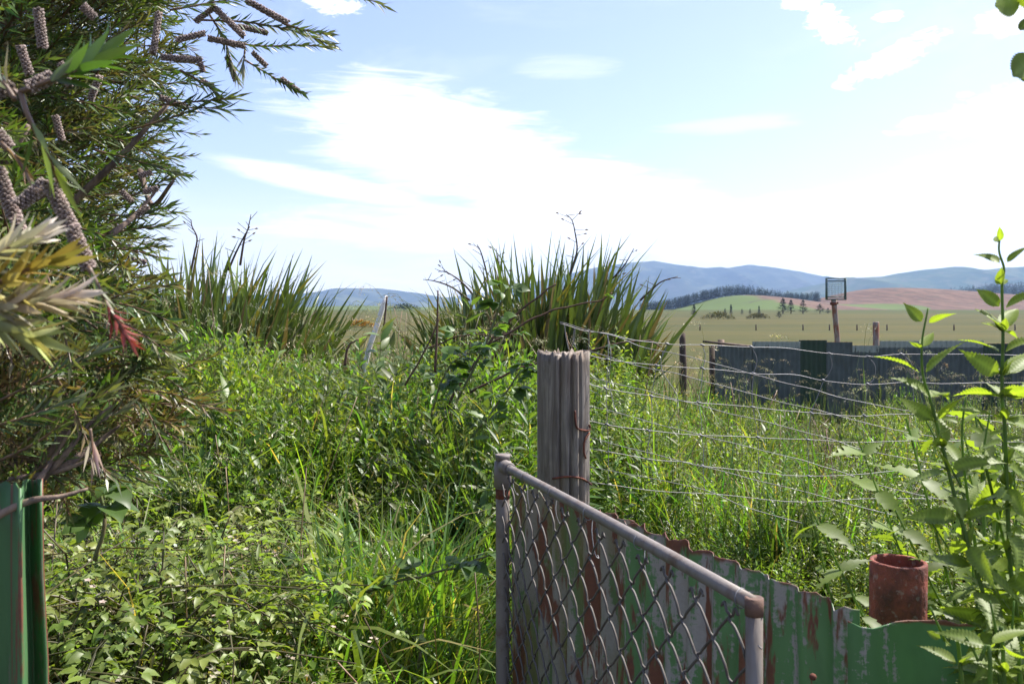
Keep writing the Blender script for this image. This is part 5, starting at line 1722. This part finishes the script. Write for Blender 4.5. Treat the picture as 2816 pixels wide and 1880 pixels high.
moundP = [mound_proto(r_, .78, .36, 330, .050, .021, HC1), mound_proto(r_, .7, .32, 300, .042, .020, HC2), mound_proto(r_, .85, .34, 300, .062, .024, HC3), mound_proto(r_, .65, .38, 330, .046, .024, (0.15, 0.20, 0.045))]
x, y = sample(130, -3.4, .35, 4.3, 7.0, lambda x, y, px: inview(px, 40) * (px > 60) * (px < 540) * leftm(x, y) * .75 * np.where(((np.abs(px - 420) < 70) & (y < 5.0)) | ((np.abs(px - 385) < 60) & (y > 5.2)), .06, 1), r2)
rep['mound'] = plant('bushy_weeds', moundP, x, y, .75, 1.15, r2, 'bushy mounds of leafy weeds rising on the bank', 'weeds', tilt=.12, clump=.3)
x, y = sample(170, .5, 7.5, 2.8, 12.3, lambda x, y, px: inview(px, 40) * (px > 600) * behind_fence(x, y) * .6, r2)
k = clear(x, y)
rep['mound2'] = plant('bushy_paddock_weeds', moundP, x[k], y[k], .45, .8, r2, 'bushy mounds of leafy weeds in the paddock behind the netting', 'weeds', tilt=.12, clump=.3)
# other kinds between them: broad docks, dead stalks, long arching blades
dockP = [herb_proto(r_, .75, 1, 22, .17, .05, (0.10, 0.14, 0.035), tm=LOV) for _ in range(3)]
x, y = sample(150, -3.2, .5, 3.9, 7.6, lambda x, y, px: inview(px) * (px < 520) * .8, r2)
rep['dock'] = plant('broad_leaved_weeds', dockP, x, y, .8, 1.15, r2, 'broad-leaved docks among the weeds on the bank', 'weeds', mat=M_bramble)
x, y = sample(60, 1.0, 6.5, 3.6, 11.0, lambda x, y, px: inview(px) * (px > 600) * .7, r2)
rep['dock2'] = plant('broad_leaved_paddock_weeds', dockP, x, y, .45, .7, r2, 'broad-leaved docks among the paddock weeds', 'weeds', mat=M_bramble)
archP = []
for _ in range(5):
    g = G()
    for i in range(5):
        a = r_.random() * 2 * PI
        t = np.linspace(0, 1, 8)
        Lb = r_.uniform(.55, .95)
        ang = .15 + r_.uniform(1.2, 2.3) * t ** 1.6
        xx = np.concatenate([[0], np.cumsum(np.sin(ang[1:]))]) * Lb / 7
        zz = np.concatenate([[0], np.cumsum(np.cos(ang[1:]))]) * Lb / 7
        ctr = np.stack([xx * math.cos(a), xx * math.sin(a), zz], 1)
        sd = np.array((-math.sin(a), math.cos(a), 0))
        ww = (.006 * r_.uniform(.7, 1.3) * (1 - t ** 3) + .0004)[:, None]
        c = np.array((0.15, 0.20, 0.045)) if r_.random() < .75 else np.array((0.24, 0.22, 0.09))
        g.add(np.concatenate([ctr + sd * ww, ctr - sd * ww]), quads2tris([(k, k + 1, 9 + k, 8 + k) for k in range(7)]), c)
    archP.append(g.arrays())
x, y = sample(900, -2.6, .4, 2.6, 6.5, lambda x, y, px: inview(px) * (px < 520) * (.25 + .75 * np.exp(-((px - 420) / 90) ** 2)) * .8, r2)
rep['arch'] = plant('arching_grass', archP, x, y, .8, 1.15, r2, 'long arching grass blades bending over the hollow', 'grass', mat=M_grass, tilt=.3)
x, y = sample(200, .4, 6.5, 2.2, 10.0, lambda x, y, px: inview(px) * (px > 600) * behind_fence(x, y) * .6, r2)
rep['arch2'] = plant('arching_paddock_grass', archP, x, y, .6, .95, r2, 'long arching grass blades among the paddock weeds', 'grass', mat=M_grass, tilt=.3)
stalkP = []
for _ in range(4):
    g = G()
    for i in range(2):
        tp = np.array((r_.normal() * .25, r_.normal() * .25, r_.uniform(.5, .95)))
        g.tube(smooth_path([(0, 0, 0), tp * .5 + (r_.normal() * .03, r_.normal() * .03, .03), tp], 3), .0024, (0.25, 0.18, 0.11), 3)
    stalkP.append(g.arrays())
x, y = sample(330, -3.2, 5.5, 2.3, 9.0, lambda x, y, px: inview(px) * behind_fence(x, y) * .7 + (px < 480), r2)
rep['stalk'] = plant('dead_stalks', stalkP, x, y, .7, 1.1, r2, 'thin brown dead stalks poking out of the undergrowth', 'weeds', mat=M_straw, tilt=.4)
# bright yellow-leaved shoots under the flax
yb = P(176, 402, 3.6)
ys = empty('yellow_leaved_shrub', yb, 'small shrub with bright yellow leaves at the left below the flax', 'shrub')
for i in range(4):
    g = G()
    a = i * 1.6
    V, T, C = herb_proto(r_, .22, 1, 12, .042, .02, (0.30, 0.29, 0.035), tm=LOV, spread=.05)
    g.add(V, T, C)
    o = link('leafy_stem', g.mesh('leafy_stem', M_leaf), ys)
    o.location = (.06 * math.cos(a), .05 * math.sin(a), -.03)
    o.rotation_euler = (.35 * math.sin(a), .35 * math.cos(a), a)
print('PLANTS', rep, sum(v[1] for v in rep.values()))
